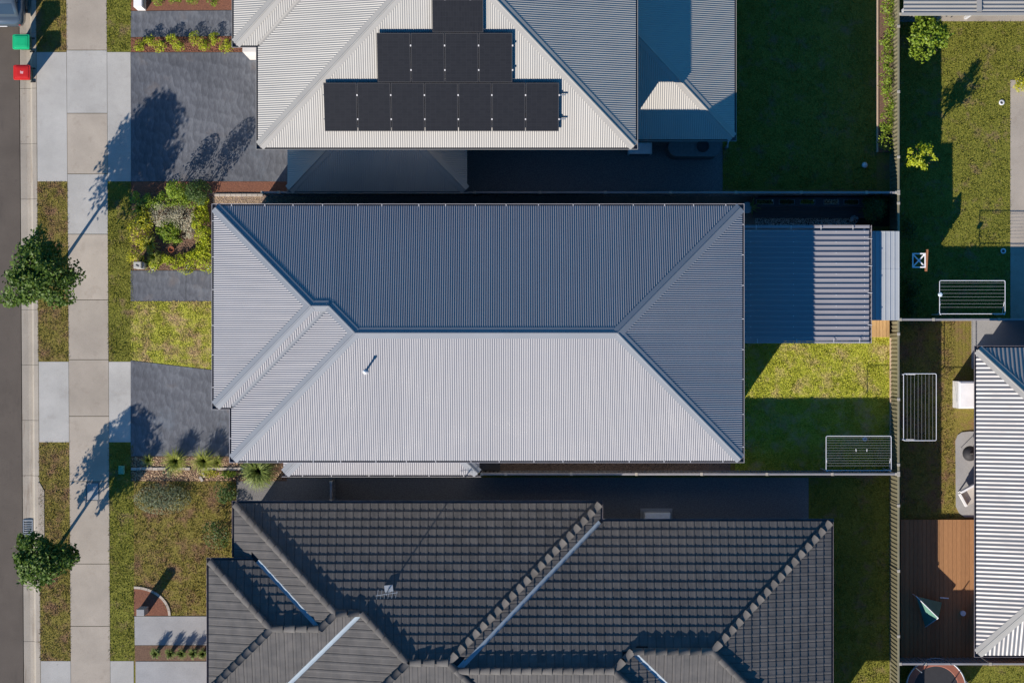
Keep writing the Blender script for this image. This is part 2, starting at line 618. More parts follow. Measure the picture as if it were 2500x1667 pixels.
def slab_px(name, poly, z0, z1, mat, parent=None, kind='structure'):
    o = MB().prism([tuple(W(x, y, z1)[:2]) for x, y in poly], z0, z1).build(name, mat, parent)
    if parent is None and kind:
        o['kind'] = kind
    return o

# ------------------------------------------------------------------ vegetation, pebbles, grass


def unit(a):
    return a / np.maximum(np.linalg.norm(a, axis=1, keepdims=True), 1e-9)


def leaf_quads(pts, size, up=0.6, aspect=0.5, out=None, var=0.4):
    n = len(pts)
    nrm = rng.normal(size=(n, 3)) * 0.6
    nrm[:, 2] += up
    if out is not None:
        nrm += out * 0.5
    nrm = unit(nrm)
    a = unit(np.cross(nrm, rng.normal(size=(n, 3))))
    b = np.cross(nrm, a)
    s = size * (1 + var * (rng.random((n, 1)) * 2 - 1))
    v = np.empty((n, 4, 3))
    v[:, 0] = pts - a * s * 0.5
    v[:, 1] = pts + b * s * 0.5 * aspect
    v[:, 2] = pts + a * s * 0.5 + nrm * s * -0.12
    v[:, 3] = pts - b * s * 0.5 * aspect
    return v.reshape(-1, 3)


def leaf_mesh(name, pts, size, **kw):
    v = leaf_quads(pts, size, **kw)
    return arr_mesh(name, v, np.arange(len(v)), 4)


def blob(c, r, n, clumps=14, tight=0.26, lo=0.45, floor=None):
    """leaf positions gathered in clumps through an ellipsoid"""
    d = unit(rng.normal(size=(clumps, 3)))
    d[:, 2] = np.where(d[:, 2] < -0.3, -d[:, 2], d[:, 2])
    rad = lo + (1 - lo) * rng.random((clumps, 1)) ** 0.5
    cc = d * rad
    idx = rng.integers(0, clumps, n)
    spread = tight * (0.6 + 0.8 * rng.random(clumps))
    p = cc[idx] + rng.normal(size=(n, 3)) * spread[idx][:, None]
    ln = np.linalg.norm(p, axis=1, keepdims=True)
    p = np.where(ln > 1.12, p / ln * 1.12, p)
    q = np.asarray(c) + p * np.asarray(r)
    if floor is not None:
        q[:, 2] = np.maximum(q[:, 2], floor + 0.01 + rng.random(n) * 0.03)
    return q, unit(p * np.array([1, 1, 1.0]))


def shrub(name, label, cat, px, py, r, h, mat, n=900, leaf=0.07, group=None, clumps=14, z0=0.0, aspect=0.5, ry=None, tight=0.26, up=0.6, world_xy=None):
    b = Vector((*world_xy, z0)) if world_xy else W(px, py, z0)
    t = thing(name, label, cat, b, group)
    p, o = blob((b.x, b.y, z0 + h * 0.5), (r, ry or r, h * 0.5), n, clumps, tight, floor=z0)
    link('foliage', leaf_mesh('foliage', p, leaf, up=up, aspect=aspect, out=o), mat, t)
    m = MB()
    for k in range(5):
        a = 2 * math.pi * k / 5 + random.random()
        e = (b.x + math.cos(a) * r * 0.55, b.y + math.sin(a) * r * 0.55, z0 + h * (0.5 + 0.3 * random.random()))
        mid = (b.x + math.cos(a) * r * 0.2, b.y + math.sin(a) * r * 0.2, z0 + h * 0.3)
        m.tube([(b.x, b.y, z0 - 0.02), mid, e], [0.016, 0.011, 0.005], 5)
    m.build('stem', 'bark', t)
    return t


def hedge(name, label, cat, pts, width, h, mat, dens=900, leaf=0.06, z0=0.0, group=None, up=0.6):
    """leafy strip along a list of pixel points"""
    w = [W(x, y, z0) for x, y in pts]
    t = thing(name, label, cat, w[0], group)
    P, O = [], []
    m = MB()
    for a, b in zip(w[:-1], w[1:]):
        ln = (b - a).length
        k = max(2, int(ln / (width * 0.33)))
        for i in range(k):
            c = a.lerp(b, (i + random.random()) / k)
            hh = h * random.uniform(0.65, 1.15)
            rr = width * random.uniform(0.34, 0.60)
            off = Vector((b.y - a.y, a.x - b.x, 0)).normalized() * width * random.uniform(-0.24, 0.24)
            c = c + off
            p, o = blob((c.x, c.y, z0 + hh * 0.5), (rr, rr, hh * 0.55), int(dens * ln * width / k), 7, 0.3, floor=z0)
            P.append(p)
            O.append(o)
            m.tube([(c.x, c.y, z0 - 0.02), (c.x + 0.03, c.y - 0.02, z0 + hh * 0.6)], [0.012, 0.005], 5)
    P, O = np.concatenate(P), np.concatenate(O)
    link('foliage', leaf_mesh('foliage', P, leaf, up=up, aspect=0.55, out=O), mat, t)
    m.build('stem', 'bark', t)
    return t


def blades(c, n, R, h, width=0.014, droop=0.8, rmin=0.0, z0=0.0):
    """arching strap leaves from one centre: 3 segments each"""
    az = rng.random(n) * 2 * math.pi
    ln = R * (0.45 + 0.65 * rng.random(n))
    hh = h * (0.55 + 0.6 * rng.random(n))
    r0 = rmin * rng.random(n)
    ts = np.array([0.0, 0.35, 0.7, 1.0])
    wd = np.array([0.8, 1.0, 0.75, 0.12])
    dx, dy = np.cos(az), np.sin(az)
    tw = rng.normal(size=n) * 0.25
    V = np.empty((n, 8, 3))
    for i, t in enumerate(ts):
        rr = r0 + ln * (t ** 1.15)
        zz = z0 + hh * np.sin(math.pi * min(t * droop, 1.0))
        x = c[0] + dx * rr - dy * tw * rr * t * 0.5
        y = c[1] + dy * rr + dx * tw * rr * t * 0.5
        for s, sg in ((0, -1), (1, 1)):
            V[:, i * 2 + s, 0] = x - dy * width * wd[i] * sg
            V[:, i * 2 + s, 1] = y + dx * width * wd[i] * sg
            V[:, i * 2 + s, 2] = zz
    base = (np.arange(n) * 8)[:, None]
    F = np.concatenate([base + np.array([[0, 1, 3, 2]]), base + np.array([[2, 3, 5, 4]]), base + np.array([[4, 5, 7, 6]])], axis=1)
    return V.reshape(-1, 3), F.ravel()


def tussock(name, label, px, py, R, h, mat='blade_lime', n=260, width=0.011, droop=0.8, group=None, z0=0.0, cat='grass plant'):
    b = W(px, py, z0)
    t = thing(name, label, cat, b, group)
    v, f = blades((b.x, b.y), n, R, h, width, droop, 0.05, z0)
    v2, f2 = blades((b.x, b.y), n // 2, R * 0.5, h * 1.05, width, 0.55, 0.06, z0)
    v, f = np.concatenate([v, v2]), np.concatenate([f, f2 + len(v)])
    link('leaf_blades', arr_mesh('leaf_blades', v, f, 4), mat, t)
    MB().lathe([(0.06, 0), (0.05, 0.05), (0.02, 0.09)], (b.x, b.y, z0 - 0.01), 8).build('crown_base', 'soil_dark', t)
    return t


def vnoise(x, y, s, seed=0):
    """cheap smooth value noise on arrays"""
    r = np.random.default_rng(seed).random((64, 64))
    gx, gy = x / s, y / s
    ix, iy = np.floor(gx).astype(int), np.floor(gy).astype(int)
    fx, fy = gx - ix, gy - iy
    fx, fy = fx * fx * (3 - 2 * fx), fy * fy * (3 - 2 * fy)
    g = lambda a, b: r[a % 64, b % 64]
    return (g(ix, iy) * (1 - fx) + g(ix + 1, iy) * fx) * (1 - fy) + (g(ix, iy + 1) * (1 - fx) + g(ix + 1, iy + 1) * fx) * fy


def inside(poly, x, y):
    c = np.zeros(len(x), bool)
    n = len(poly)
    for i in range(n):
        x0, y0 = poly[i]
        x1, y1 = poly[(i + 1) % n]
        cr = ((y0 > y) != (y1 > y)) & (x < (x1 - x0) * (y - y0) / (y1 - y0 + 1e-12) + x0)
        c ^= cr
    return c


def grass(label, polys, dens, mat, hgt=0.05, wid=0.012, z0=0.004, holes=()):
    """blades of grass over pixel polygons, one object"""
    V = []
    for poly in polys:
        wp = [tuple(W(x, y)[:2]) for x, y in poly]
        xs, ys = [p[0] for p in wp], [p[1] for p in wp]
        x0, x1, y0, y1 = min(xs), max(xs), min(ys), max(ys)
        n = int((x1 - x0) * (y1 - y0) * dens)
        x = x0 + rng.random(n) * (x1 - x0)
        y = y0 + rng.random(n) * (y1 - y0)
        ok = inside(wp, x, y)
        for hp in holes:
            ok &= ~inside([tuple(W(a, b)[:2]) for a, b in hp], x, y)
        cl = vnoise(x, y, 0.13, 3) * 0.6 + vnoise(x, y, 0.4, 5) * 0.4
        ok &= rng.random(n) < 0.35 + 0.9 * cl
        x, y, cl = x[ok], y[ok], cl[ok]
        n = len(x)
        a = rng.random(n) * 2 * math.pi
        hh = hgt * (0.35 + 1.1 * cl) * (0.7 + 0.6 * rng.random(n))
        ln = hgt * (0.5 + 0.9 * rng.random(n))
        w = wid * (0.7 + 0.6 * rng.random(n))
        T = np.empty((n, 3, 3))
        T[:, 0] = np.stack([x - np.sin(a) * w, y + np.cos(a) * w, np.full(n, z0)], 1)
        T[:, 1] = np.stack([x + np.sin(a) * w, y - np.cos(a) * w, np.full(n, z0)], 1)
        T[:, 2] = np.stack([x + np.cos(a) * ln, y + np.sin(a) * ln, z0 + hh], 1)
        V.append(T.reshape(-1, 3))
    V = np.concatenate(V)
    o = link('grass', arr_mesh('grass', V, np.arange(len(V)), 3), mat)
    return tag(o, label, 'grass', kind='stuff')


def pebbles(name, label, polys, dens, size, mat, z0=0.004, flat=0.6, cat='gravel', elong=1.0):
    """loose stones or chips over pixel polygons: small octahedra, one object"""
    V, F, off = [], [], 0
    tri = np.array([[0, 2, 4], [2, 1, 4], [1, 3, 4], [3, 0, 4], [2, 0, 5], [1, 2, 5], [3, 1, 5], [0, 3, 5]])
    for poly in polys:
        wp = [tuple(W(x, y)[:2]) for x, y in poly]
        xs, ys = [p[0] for p in wp], [p[1] for p in wp]
        x0, x1, y0, y1 = min(xs), max(xs), min(ys), max(ys)
        n = int((x1 - x0) * (y1 - y0) * dens)
        x = x0 + rng.random(n) * (x1 - x0)
        y = y0 + rng.random(n) * (y1 - y0)
        ok = inside(wp, x, y)
        x, y = x[ok], y[ok]
        n = len(x)
        s = size * (0.5 + 0.9 * rng.random(n))
        a = rng.random(n) * math.pi
        e = 1 + (elong - 1) * rng.random(n)
        zc = z0 + s * flat * (0.3 + 0.8 * rng.random(n))
        ca, sa = np.cos(a), np.sin(a)
        P = np.empty((n, 6, 3))
        P[:, 0] = np.stack([x + ca * s * e, y + sa * s * e, zc], 1)
        P[:, 1] = np.stack([x - ca * s * e, y - sa * s * e, zc], 1)
        P[:, 2] = np.stack([x - sa * s * .8, y + ca * s * .8, zc + s * .15], 1)
        P[:, 3] = np.stack([x + sa * s * .8, y - ca * s * .8, zc - s * .1], 1)
        P[:, 4] = np.stack([x + rng.normal(size=n) * s * .2, y + rng.normal(size=n) * s * .2, zc + s * flat], 1)
        P[:, 5] = np.stack([x, y, zc - s * flat], 1)
        V.append(P.reshape(-1, 3))
        F.append(((np.arange(n) * 6)[:, None, None] + tri[None] + off).reshape(-1))
        off += n * 6
    o = link(name, arr_mesh(name, np.concatenate(V), np.concatenate(F), 3), mat)
    return tag(o, label, cat, kind='stuff')


def street_tree(label, px, py, r, zc, hz, seed, n=5200, leaf=0.13, mat='leaf_tree', trunk=0.06, lean=(0, 0), clumps=46, name='street_tree', cat='tree', group=None):
    st = random.getstate()
    random.seed(seed)
    b = W(px, py)
    t = thing(name, label, cat, b, group)
    c = Vector((b.x + lean[0], b.y + lean[1], zc))
    m = MB()
    top = Vector((c.x, c.y, zc + hz * 0.35))
    fork = Vector((b.x + lean[0] * .5, b.y + lean[1] * .5, zc - hz * 0.75))
    m.tube([(b.x, b.y, -0.05), (b.x + lean[0] * .15, b.y + lean[1] * .15, fork.z * 0.5), fork, c, top], [trunk * 1.35, trunk, trunk * .85, trunk * .5, 0.012], 8)
    for k in range(11):
        a = 2 * math.pi * k / 11 + random.uniform(-.2, .2)
        s = fork.lerp(c, random.uniform(0.0, 0.9))
        e = c + Vector((math.cos(a) * r * .8, math.sin(a) * r * .8, random.uniform(-.35, .6) * hz))
        mid = s.lerp(e, .5) + Vector((0, 0, .08))
        m.tube([s, mid, e], [trunk * .45, trunk * .28, 0.008], 5)
    m.build('trunk', 'bark', t, True)
    p, o = blob(c, (r, r, hz), n, clumps, 0.13, 0.40)
    rel = p - np.array(c)
    az = np.arctan2(rel[:, 1], rel[:, 0])
    lob = 1 + 0.16 * np.sin(az * 3 + seed) + 0.10 * np.sin(az * 5 + seed * 2.3) + 0.06 * np.sin(az * 11 + seed)
    p[:, :2] = np.array(c)[:2] + rel[:, :2] * lob[:, None]
    link('crown', leaf_mesh('crown', p, leaf, up=0.5, aspect=0.55, out=o), mat, t)
    random.setstate(st)
    return t


# ------------------------------------------------------------------ roofs made of hipped rectangles


class Roof:
    """union of hipped rectangles (x0,y0,x1,y1,base); height = z_e + base + tan(pitch)*inward distance"""

    def __init__(self, rects, ze, pitch=22.5):
        self.r = [tuple(x) if len(x) == 5 else (*x, 0.0) for x in rects]
        self.ze, self.t = ze, math.tan(math.radians(pitch))
        self.planes, self.pid = [], []
        key = {}
        for (x0, y0, x1, y1, b) in self.r:
            row = []
            for side, c in (('S', y0), ('N', y1), ('W', x0), ('E', x1)):
                k = (side, round(c, 4), round(b, 4))
                if k not in key:
                    key[k] = len(self.planes)
                    self.planes.append((side, c, b))
                row.append(key[k])
            self.pid.append(row)

    def at(self, X, Y):
        X, Y = np.asarray(X, float), np.asarray(Y, float)
        Hh = np.full(X.shape, -1.0)
        Ow = np.full(X.shape, -1, int)
        for (x0, y0, x1, y1, b), row in zip(self.r, self.pid):
            d = np.stack([Y - y0, y1 - Y, X - x0, x1 - X])
            k = d.argmin(0)
            mn = d.min(0)
            h = np.where(mn >= -1e-9, mn * self.t + b, -1.0)
            up = h > Hh + 1e-6
            Hh = np.where(up, h, Hh)
            Ow = np.where(up, np.array(row)[k], Ow)
        return Hh, Ow

    def hp(self, i, x, y):
        s, c, b = self.planes[i]
        d = {'S': y - c, 'N': c - y, 'W': x - c, 'E': c - x}[s]
        return d * self.t + b

    def uv(self, i, u, v):
        s, c, b = self.planes[i]
        return {'S': lambda: (u, c + v), 'N': lambda: (u, c - v), 'W': lambda: (c + v, u), 'E': lambda: (c - v, u)}[s]()

    def urange(self, i):
        s, c, b = self.planes[i]
        lo, hi, vm = 1e9, -1e9, 0
        for rc, row in zip(self.r, self.pid):
            if i in row:
                a, e = (rc[0], rc[2]) if s in 'SN' else (rc[1], rc[3])
                lo, hi = min(lo, a), max(hi, e)
                vm = max(vm, (rc[3] - rc[1]) / 2 if s in 'SN' else (rc[2] - rc[0]) / 2)
        return lo, hi, vm

    def features(self):
        """hips, ridges and valleys: (i, j, p0, p1, 'hip'|'valley')"""
        out = []
        x0, y0 = min(r[0] for r in self.r), min(r[1] for r in self.r)
        x1, y1 = max(r[2] for r in self.r), max(r[3] for r in self.r)
        g = {'S': (0, 1), 'N': (0, -1), 'W': (1, 0), 'E': (-1, 0)}
        D = math.hypot(x1 - x0, y1 - y0)
        for i in range(len(self.planes)):
            for j in range(i + 1, len(self.planes)):
                a = np.array(g[self.planes[i][0]]) - np.array(g[self.planes[j][0]])
                if not a.any():
                    continue
                # a.p*t + const = 0
                k = (self.hp(i, 0, 0) - self.hp(j, 0, 0)) / self.t
                nn = a / np.linalg.norm(a)
                p = -nn * k / np.linalg.norm(a)
                tdir = np.array([-nn[1], nn[0]])
                mid = np.array([(x0 + x1) / 2, (y0 + y1) / 2])
                s0 = (mid - p) @ tdir
                s = np.arange(s0 - D, s0 + D, 0.02)
                X, Y = p[0] + tdir[0] * s, p[1] + tdir[1] * s
                e = 0.012
                _, o1 = self.at(X + nn[0] * e, Y + nn[1] * e)
                _, o2 = self.at(X - nn[0] * e, Y - nn[1] * e)
                ok = ((o1 == i) & (o2 == j)) | ((o1 == j) & (o2 == i))
                idx = np.flatnonzero(ok)
                if len(idx) == 0:
                    continue
                for run in np.split(idx, np.flatnonzero(np.diff(idx) > 2) + 1):
                    if len(run) < 8:
                        continue
                    q0, q1 = (X[run[0]], Y[run[0]]), (X[run[-1]], Y[run[-1]])
                    mx, my = X[run[len(run) // 2]], Y[run[len(run) // 2]]
                    hc = self.hp(i, mx, my)
                    ha, _ = self.at(np.array([mx + nn[0] * .05]), np.array([my + nn[1] * .05]))
                    hb, _ = self.at(np.array([mx - nn[0] * .05]), np.array([my - nn[1] * .05]))
                    typ = 'hip' if (ha[0] + hb[0]) / 2 < hc else 'valley'
                    out.append((i, j, np.array(q0), np.array(q1), typ))
        return out

    def eaves(self):
        """visible eave runs: (plane, u0, u1, convex0, convex1)"""
        out = []
        for i in range(len(self.planes)):
            lo, hi, _ = self.urange(i)
            u = np.arange(lo + 0.005, hi, 0.01)
            s, c, b = self.planes[i]
            # on the rectangle's edge: owned by plane just inside, nothing higher just outside
            X, Y = self.uv(i, u, np.full(u.shape, 0.02))
            Xo, Yo = self.uv(i, u, np.full(u.shape, -0.03))
            hi_in, o_in = self.at(X, Y)
            ho, _ = self.at(Xo, Yo)
            own = (np.abs(hi_in - (b + 0.02 * self.t)) < 0.02)
            ok = own & (ho < b - 0.02)
            idx = np.flatnonzero(ok)
            if len(idx) == 0:
                continue
            for run in np.split(idx, np.flatnonzero(np.diff(idx) > 2) + 1):
                if len(run) < 6:
                    continue
                a, e = u[run[0]] - 0.005, u[run[-1]] + 0.005
                cv = []
                for uu, d in ((a, -1), (e, 1)):
                    x, y = self.uv(i, uu + d * 0.06, 0.06)
                    hh, _ = self.at(np.array([x]), np.array([y]))
                    cv.append(bool(hh[0] < b - 0.01))
                out.append((i, a, e, cv[0], cv[1]))
        return out


def seg_dist(px, py, a, b):
    d = b - a
    L2 = max(d @ d, 1e-9)
    t = np.clip(((px - a[0]) * d[0] + (py - a[1]) * d[1]) / L2, 0, 1)
    return np.hypot(px - a[0] - d[0] * t, py - a[1] - d[1] * t)


def corr_profile(pitch, depth, seg=8):
    k = np.arange(seg)
    return [(pitch * i / seg, depth * 0.5 * math.cos(2 * math.pi * i / seg)) for i in k]


def rib_profile(pitch=0.19, h=0.029):
    return [(0.0, 0.0), (pitch * 0.56, 0.0), (pitch * 0.62, h), (pitch * 0.82, h), (pitch * 0.9, 0.0)]


def metal_roof(roof, parent, mat, capmat, prof, pitch, per_sheet, over=0.05, smooth=True, clip=None, cap_w=0.19, inview=True):
    feats = roof.features()
    valleys = [f for f in feats if f[4] == 'valley']
    for i in range(len(roof.planes)):
        lo, hi, vm = roof.urange(i)
        us, zs = [], []
        k0, k1 = math.floor(lo / pitch), math.ceil(hi / pitch)
        allu = [(k, k * pitch + du, dz) for k in range(k0, k1 + 1) for du, dz in prof]
        allu = [a for a in allu if lo + 1e-4 <= a[1] <= hi - 1e-4]
        if not allu:
            continue
        U = np.array([a[1] for a in allu])
        Z = np.array([a[2] for a in allu])
        S = np.array([a[0] // per_sheet for a in allu])
        dv = 0.02
        v = np.arange(0.002, vm + dv, dv)
        UU, VV = np.meshgrid(U, v, indexing='ij')
        X, Y = roof.uv(i, UU, VV)
        _, own = roof.at(X, Y)
        ok = own == i
        for (a, b, p0, p1, t) in valleys:
            if i in (a, b):
                ok &= seg_dist(X, Y, p0, p1) > 0.06
        if clip is not None:
            ok &= clip(X, Y)
        runs = []
        for r in range(len(U)):
            idx = np.flatnonzero(ok[r])
            rr = []
            if len(idx):
                for run in np.split(idx, np.flatnonzero(np.diff(idx) > 1) + 1):
                    if len(run) >= 2:
                        a, b = v[run[0]], v[run[-1]]
                        if run[0] == 0:
                            a = -over
                        rr.append((a, b))
            runs.append(rr)
        base = roof.planes[i][2]
        for s in np.unique(S):
            ii = np.flatnonzero(S == s)
            if ii[-1] + 1 < len(U):
                ii = np.append(ii, ii[-1] + 1)
            if clip is None and inview is True:
                pass
            m = MB()
            vid = {}

            def vert(r, q, which):
                key = (r, q, which)
                if key not in vid:
                    vv = runs[r][q][which]
                    x, y = roof.uv(i, U[r], vv)
                    vid[key] = len(m.v)
                    m.v.append((x, y, roof.ze + base + vv * roof.t + Z[r]))
                return vid[key]
            for r, r2 in zip(ii[:-1], ii[1:]):
                for q, (a, b) in enumerate(runs[r]):
                    for q2, (a2, b2) in enumerate(runs[r2]):
                        if min(b, b2) - max(a, a2) > -0.08:
                            m.f.append((vert(r, q, 0), vert(r2, q2, 0), vert(r2, q2, 1), vert(r, q, 1)))
            if m.f:
                m.build('roof_sheet', mat, parent, smooth)
    for n, (a, b, p0, p1, typ) in enumerate(feats):
        if clip is not None:
            mid = (p0 + p1) / 2
            if not clip(np.array([mid[0]]), np.array([mid[1]]))[0]:
                continue
        d = (p1 - p0) / np.linalg.norm(p1 - p0)
        q = np.array([-d[1], d[0]])
        mid = (p0 + p1) / 2
        _, o = roof.at(np.array([mid[0] + q[0] * .03]), np.array([mid[1] + q[1] * .03]))
        left, right = (a, b) if o[0] == a else (b, a)
        m = MB()
        if typ == 'hip':
            w, lift = cap_w, 0.016 + 0.0025 * n
            sec = [(-w, lift - 0.02), (-w, lift), (-0.035, lift + 0.004), (-0.016, lift + 0.028), (0.016, lift + 0.028), (0.035, lift + 0.004), (w, lift), (w, lift - 0.02)]
            e0, e1 = p0 - d * 0.01, p1 + d * 0.01
        else:
            w, lift = 0.11, -0.016 - 0.001 * n
            sec = [(-w, lift + 0.012), (-w * .6, lift), (0.0, lift - 0.006), (w * .6, lift), (w, lift + 0.012)]
            e0, e1 = p0 - d * 0.03, p1 + d * 0.03
        rings = []
        for e in (e0, e1):
            ring = []
            for o_, dz in sec:
                x, y = e + q * o_
                pl = left if o_ > 0 else right
                ring.append((x, y, roof.ze + roof.hp(pl, x, y) + dz))
            rings.append(ring)
        k = len(sec)
        m.v = rings[0] + rings[1]
        m.f = [(s, s + 1, k + s + 1, k + s) for s in range(k - 1)]
        m.build('ridge_cap' if typ == 'hip' else 'valley_tray', capmat, parent)
    return feats


def gutters(roof, parent, mat='gutter_dark', lipmat='gutter_lip', brackets=1.06, clip=None, w=0.115, bmat='bracket', inset=0.0):
    for (i, a, e, c0, c1) in roof.eaves():
        if clip is not None:
            x, y = roof.uv(i, (a + e) / 2, 0.1)
            if not clip(np.array([x]), np.array([y]))[0]:
                continue
        base = roof.ze + roof.planes[i][2]

        def strip(name, sec, mt, closed=True):
            m = MB()
            k = len(sec)
            for uu, cv, sg in ((a, c0, -1), (e, c1, 1)):
                for o, z in sec:
                    sh = (o if cv else -o) * sg
                    x, y = roof.uv(i, uu + sh, -o)
                    m.v.append((x, y, base + z))
            m.f = [(s, (s + 1) % k, k + (s + 1) % k, k + s) for s in range(k if closed else k - 1)]
            m.f += [tuple(range(k)), tuple(range(2 * k - 1, k - 1, -1))] if closed else []
            return m.build(name, mt, parent)
        z0 = -0.03
        g = strip('gutter', [(0.004, z0), (0.004, z0 - 0.10), (w - 0.004, z0 - 0.10), (w - 0.004, z0 - 0.006), (w - 0.010, z0 - 0.006), (w - 0.010, z0 - 0.094), (0.010, z0 - 0.094), (0.010, z0)], mat)
        strip('gutter_lip', [(w - 0.012, z0 - 0.008), (w - 0.012, z0 + 0.010), (w + 0.005, z0 + 0.010), (w + 0.005, z0 - 0.008)], lipmat)
        if brackets:
            n = int((e - a) / brackets)
            proto = None
            for k in range(n):
                u = a + (k + 0.5 + random.uniform(-.12, .12)) * (e - a) / max(n, 1)
                x, y = roof.uv(i, u, -w * 0.55)
                if proto is None:
                    proto = MB().box(-0.013, -w * 0.55, -0.008, 0.013, w * 0.45, 0.002).mesh('bracket')
                o = link('bracket', proto, bmat, parent)
                o.location = (x, y, base + z0 + 0.016)
                o.rotation_euler = (0, 0, {'S': math.pi, 'N': 0, 'W': math.pi / 2, 'E': -math.pi / 2}[roof.planes[i][0]])


def walls(roof, parent, mat, zb=0.0, inset=0.42):
    for n, (x0, y0, x1, y1, b) in enumerate(roof.r):
        MB().box(x0 + inset, y0 + inset, zb, x1 - inset, y1 - inset, roof.ze + b - 0.16 - 0.003 * n).build('wall', mat, parent)
        MB().box(x0 + 0.012 + .003 * n, y0 + 0.012 + .003 * n, roof.ze + b - 0.15 - 0.004 * n, x1 - 0.012 - .003 * n, y1 - 0.012 - .003 * n, roof.ze + b - 0.135 - 0.004 * n).build('soffit', 'soffit', parent)


def window(parent, side, c, u, z, w, h, mat='glass', name='window'):
    """framed pane on a wall plane: side W/E at x=c (u along y) or S/N at y=c (u along x)"""
    d = {'W': (-1, 0), 'E': (1, 0), 'S': (0, -1), 'N': (0, 1)}[side]

    def bx(m, u0, u1, z0, z1, o0, o1):
        if d[0]:
            xs = sorted((c + d[0] * o0, c + d[0] * o1))
            m.box(xs[0], u0, z0, xs[1], u1, z1)
        else:
            ys = sorted((c + d[1] * o0, c + d[1] * o1))
            m.box(u0, ys[0], z0, u1, ys[1], z1)
    m = MB()
    t = 0.06
    bx(m, u - w / 2, u - w / 2 + t, z, z + h, -0.02, 0.05)
    bx(m, u + w / 2 - t, u + w / 2, z, z + h, -0.02, 0.05)
    bx(m, u - w / 2 + t, u + w / 2 - t, z + h - t, z + h, -0.02, 0.048)
    bx(m, u - w / 2 + t, u + w / 2 - t, z, z + t, -0.02, 0.06)
    f = subparent(m.build(name, 'white_paint', parent))
    g = MB()
    bx(g, u - w / 2 + t, u + w / 2 - t, z + t, z + h - t, -0.02, 0.02)
    g.build('pane', mat, f)


# --- concrete tile roof

TILE_W, TILE_G = 0.298, 0.30        # cover width, plan gauge


def tile_local(t):
    """one interlocking tile in plan axes: u across, v up the slope; z holds the slope"""
    m = MB()
    prof = [(0.0, 0.000), (0.03, 0.011), (0.085, 0.012), (0.115, 0.004), (0.20, 0.003), (0.262, 0.004), (0.290, -0.004)]
    lo, hi = -0.03, TILE_G + 0.02
    k = len(prof)
    zf = lambda v: t * v + 0.050 - 0.040 * (v - lo) / (hi - lo)
    for v in (lo, hi):
        for u, dz in prof:
            m.v.append((u, v, zf(v) + dz))
    for u, dz in prof:
        m.v.append((u, lo, zf(lo) - 0.030))
    m.f = [(i, i + 1, k + i + 1, k + i) for i in range(k - 1)]
    m.f += [(2 * k + i, 2 * k + i + 1, i + 1, i) for i in range(k - 1)]
    n = len(m.v)
    m.v += [(0.292, lo, zf(lo) - 0.03), (0.292, hi, zf(hi) - 0.02)]
    m.f.append((k - 1, 2 * k - 1 + k, n + 1, 2 * k - 1))
    m.f[-1] = (k - 1, n, n + 1, 2 * k - 1)
    return m


ROT = {'S': 0.0, 'N': math.pi, 'W': -math.pi / 2, 'E': math.pi / 2}


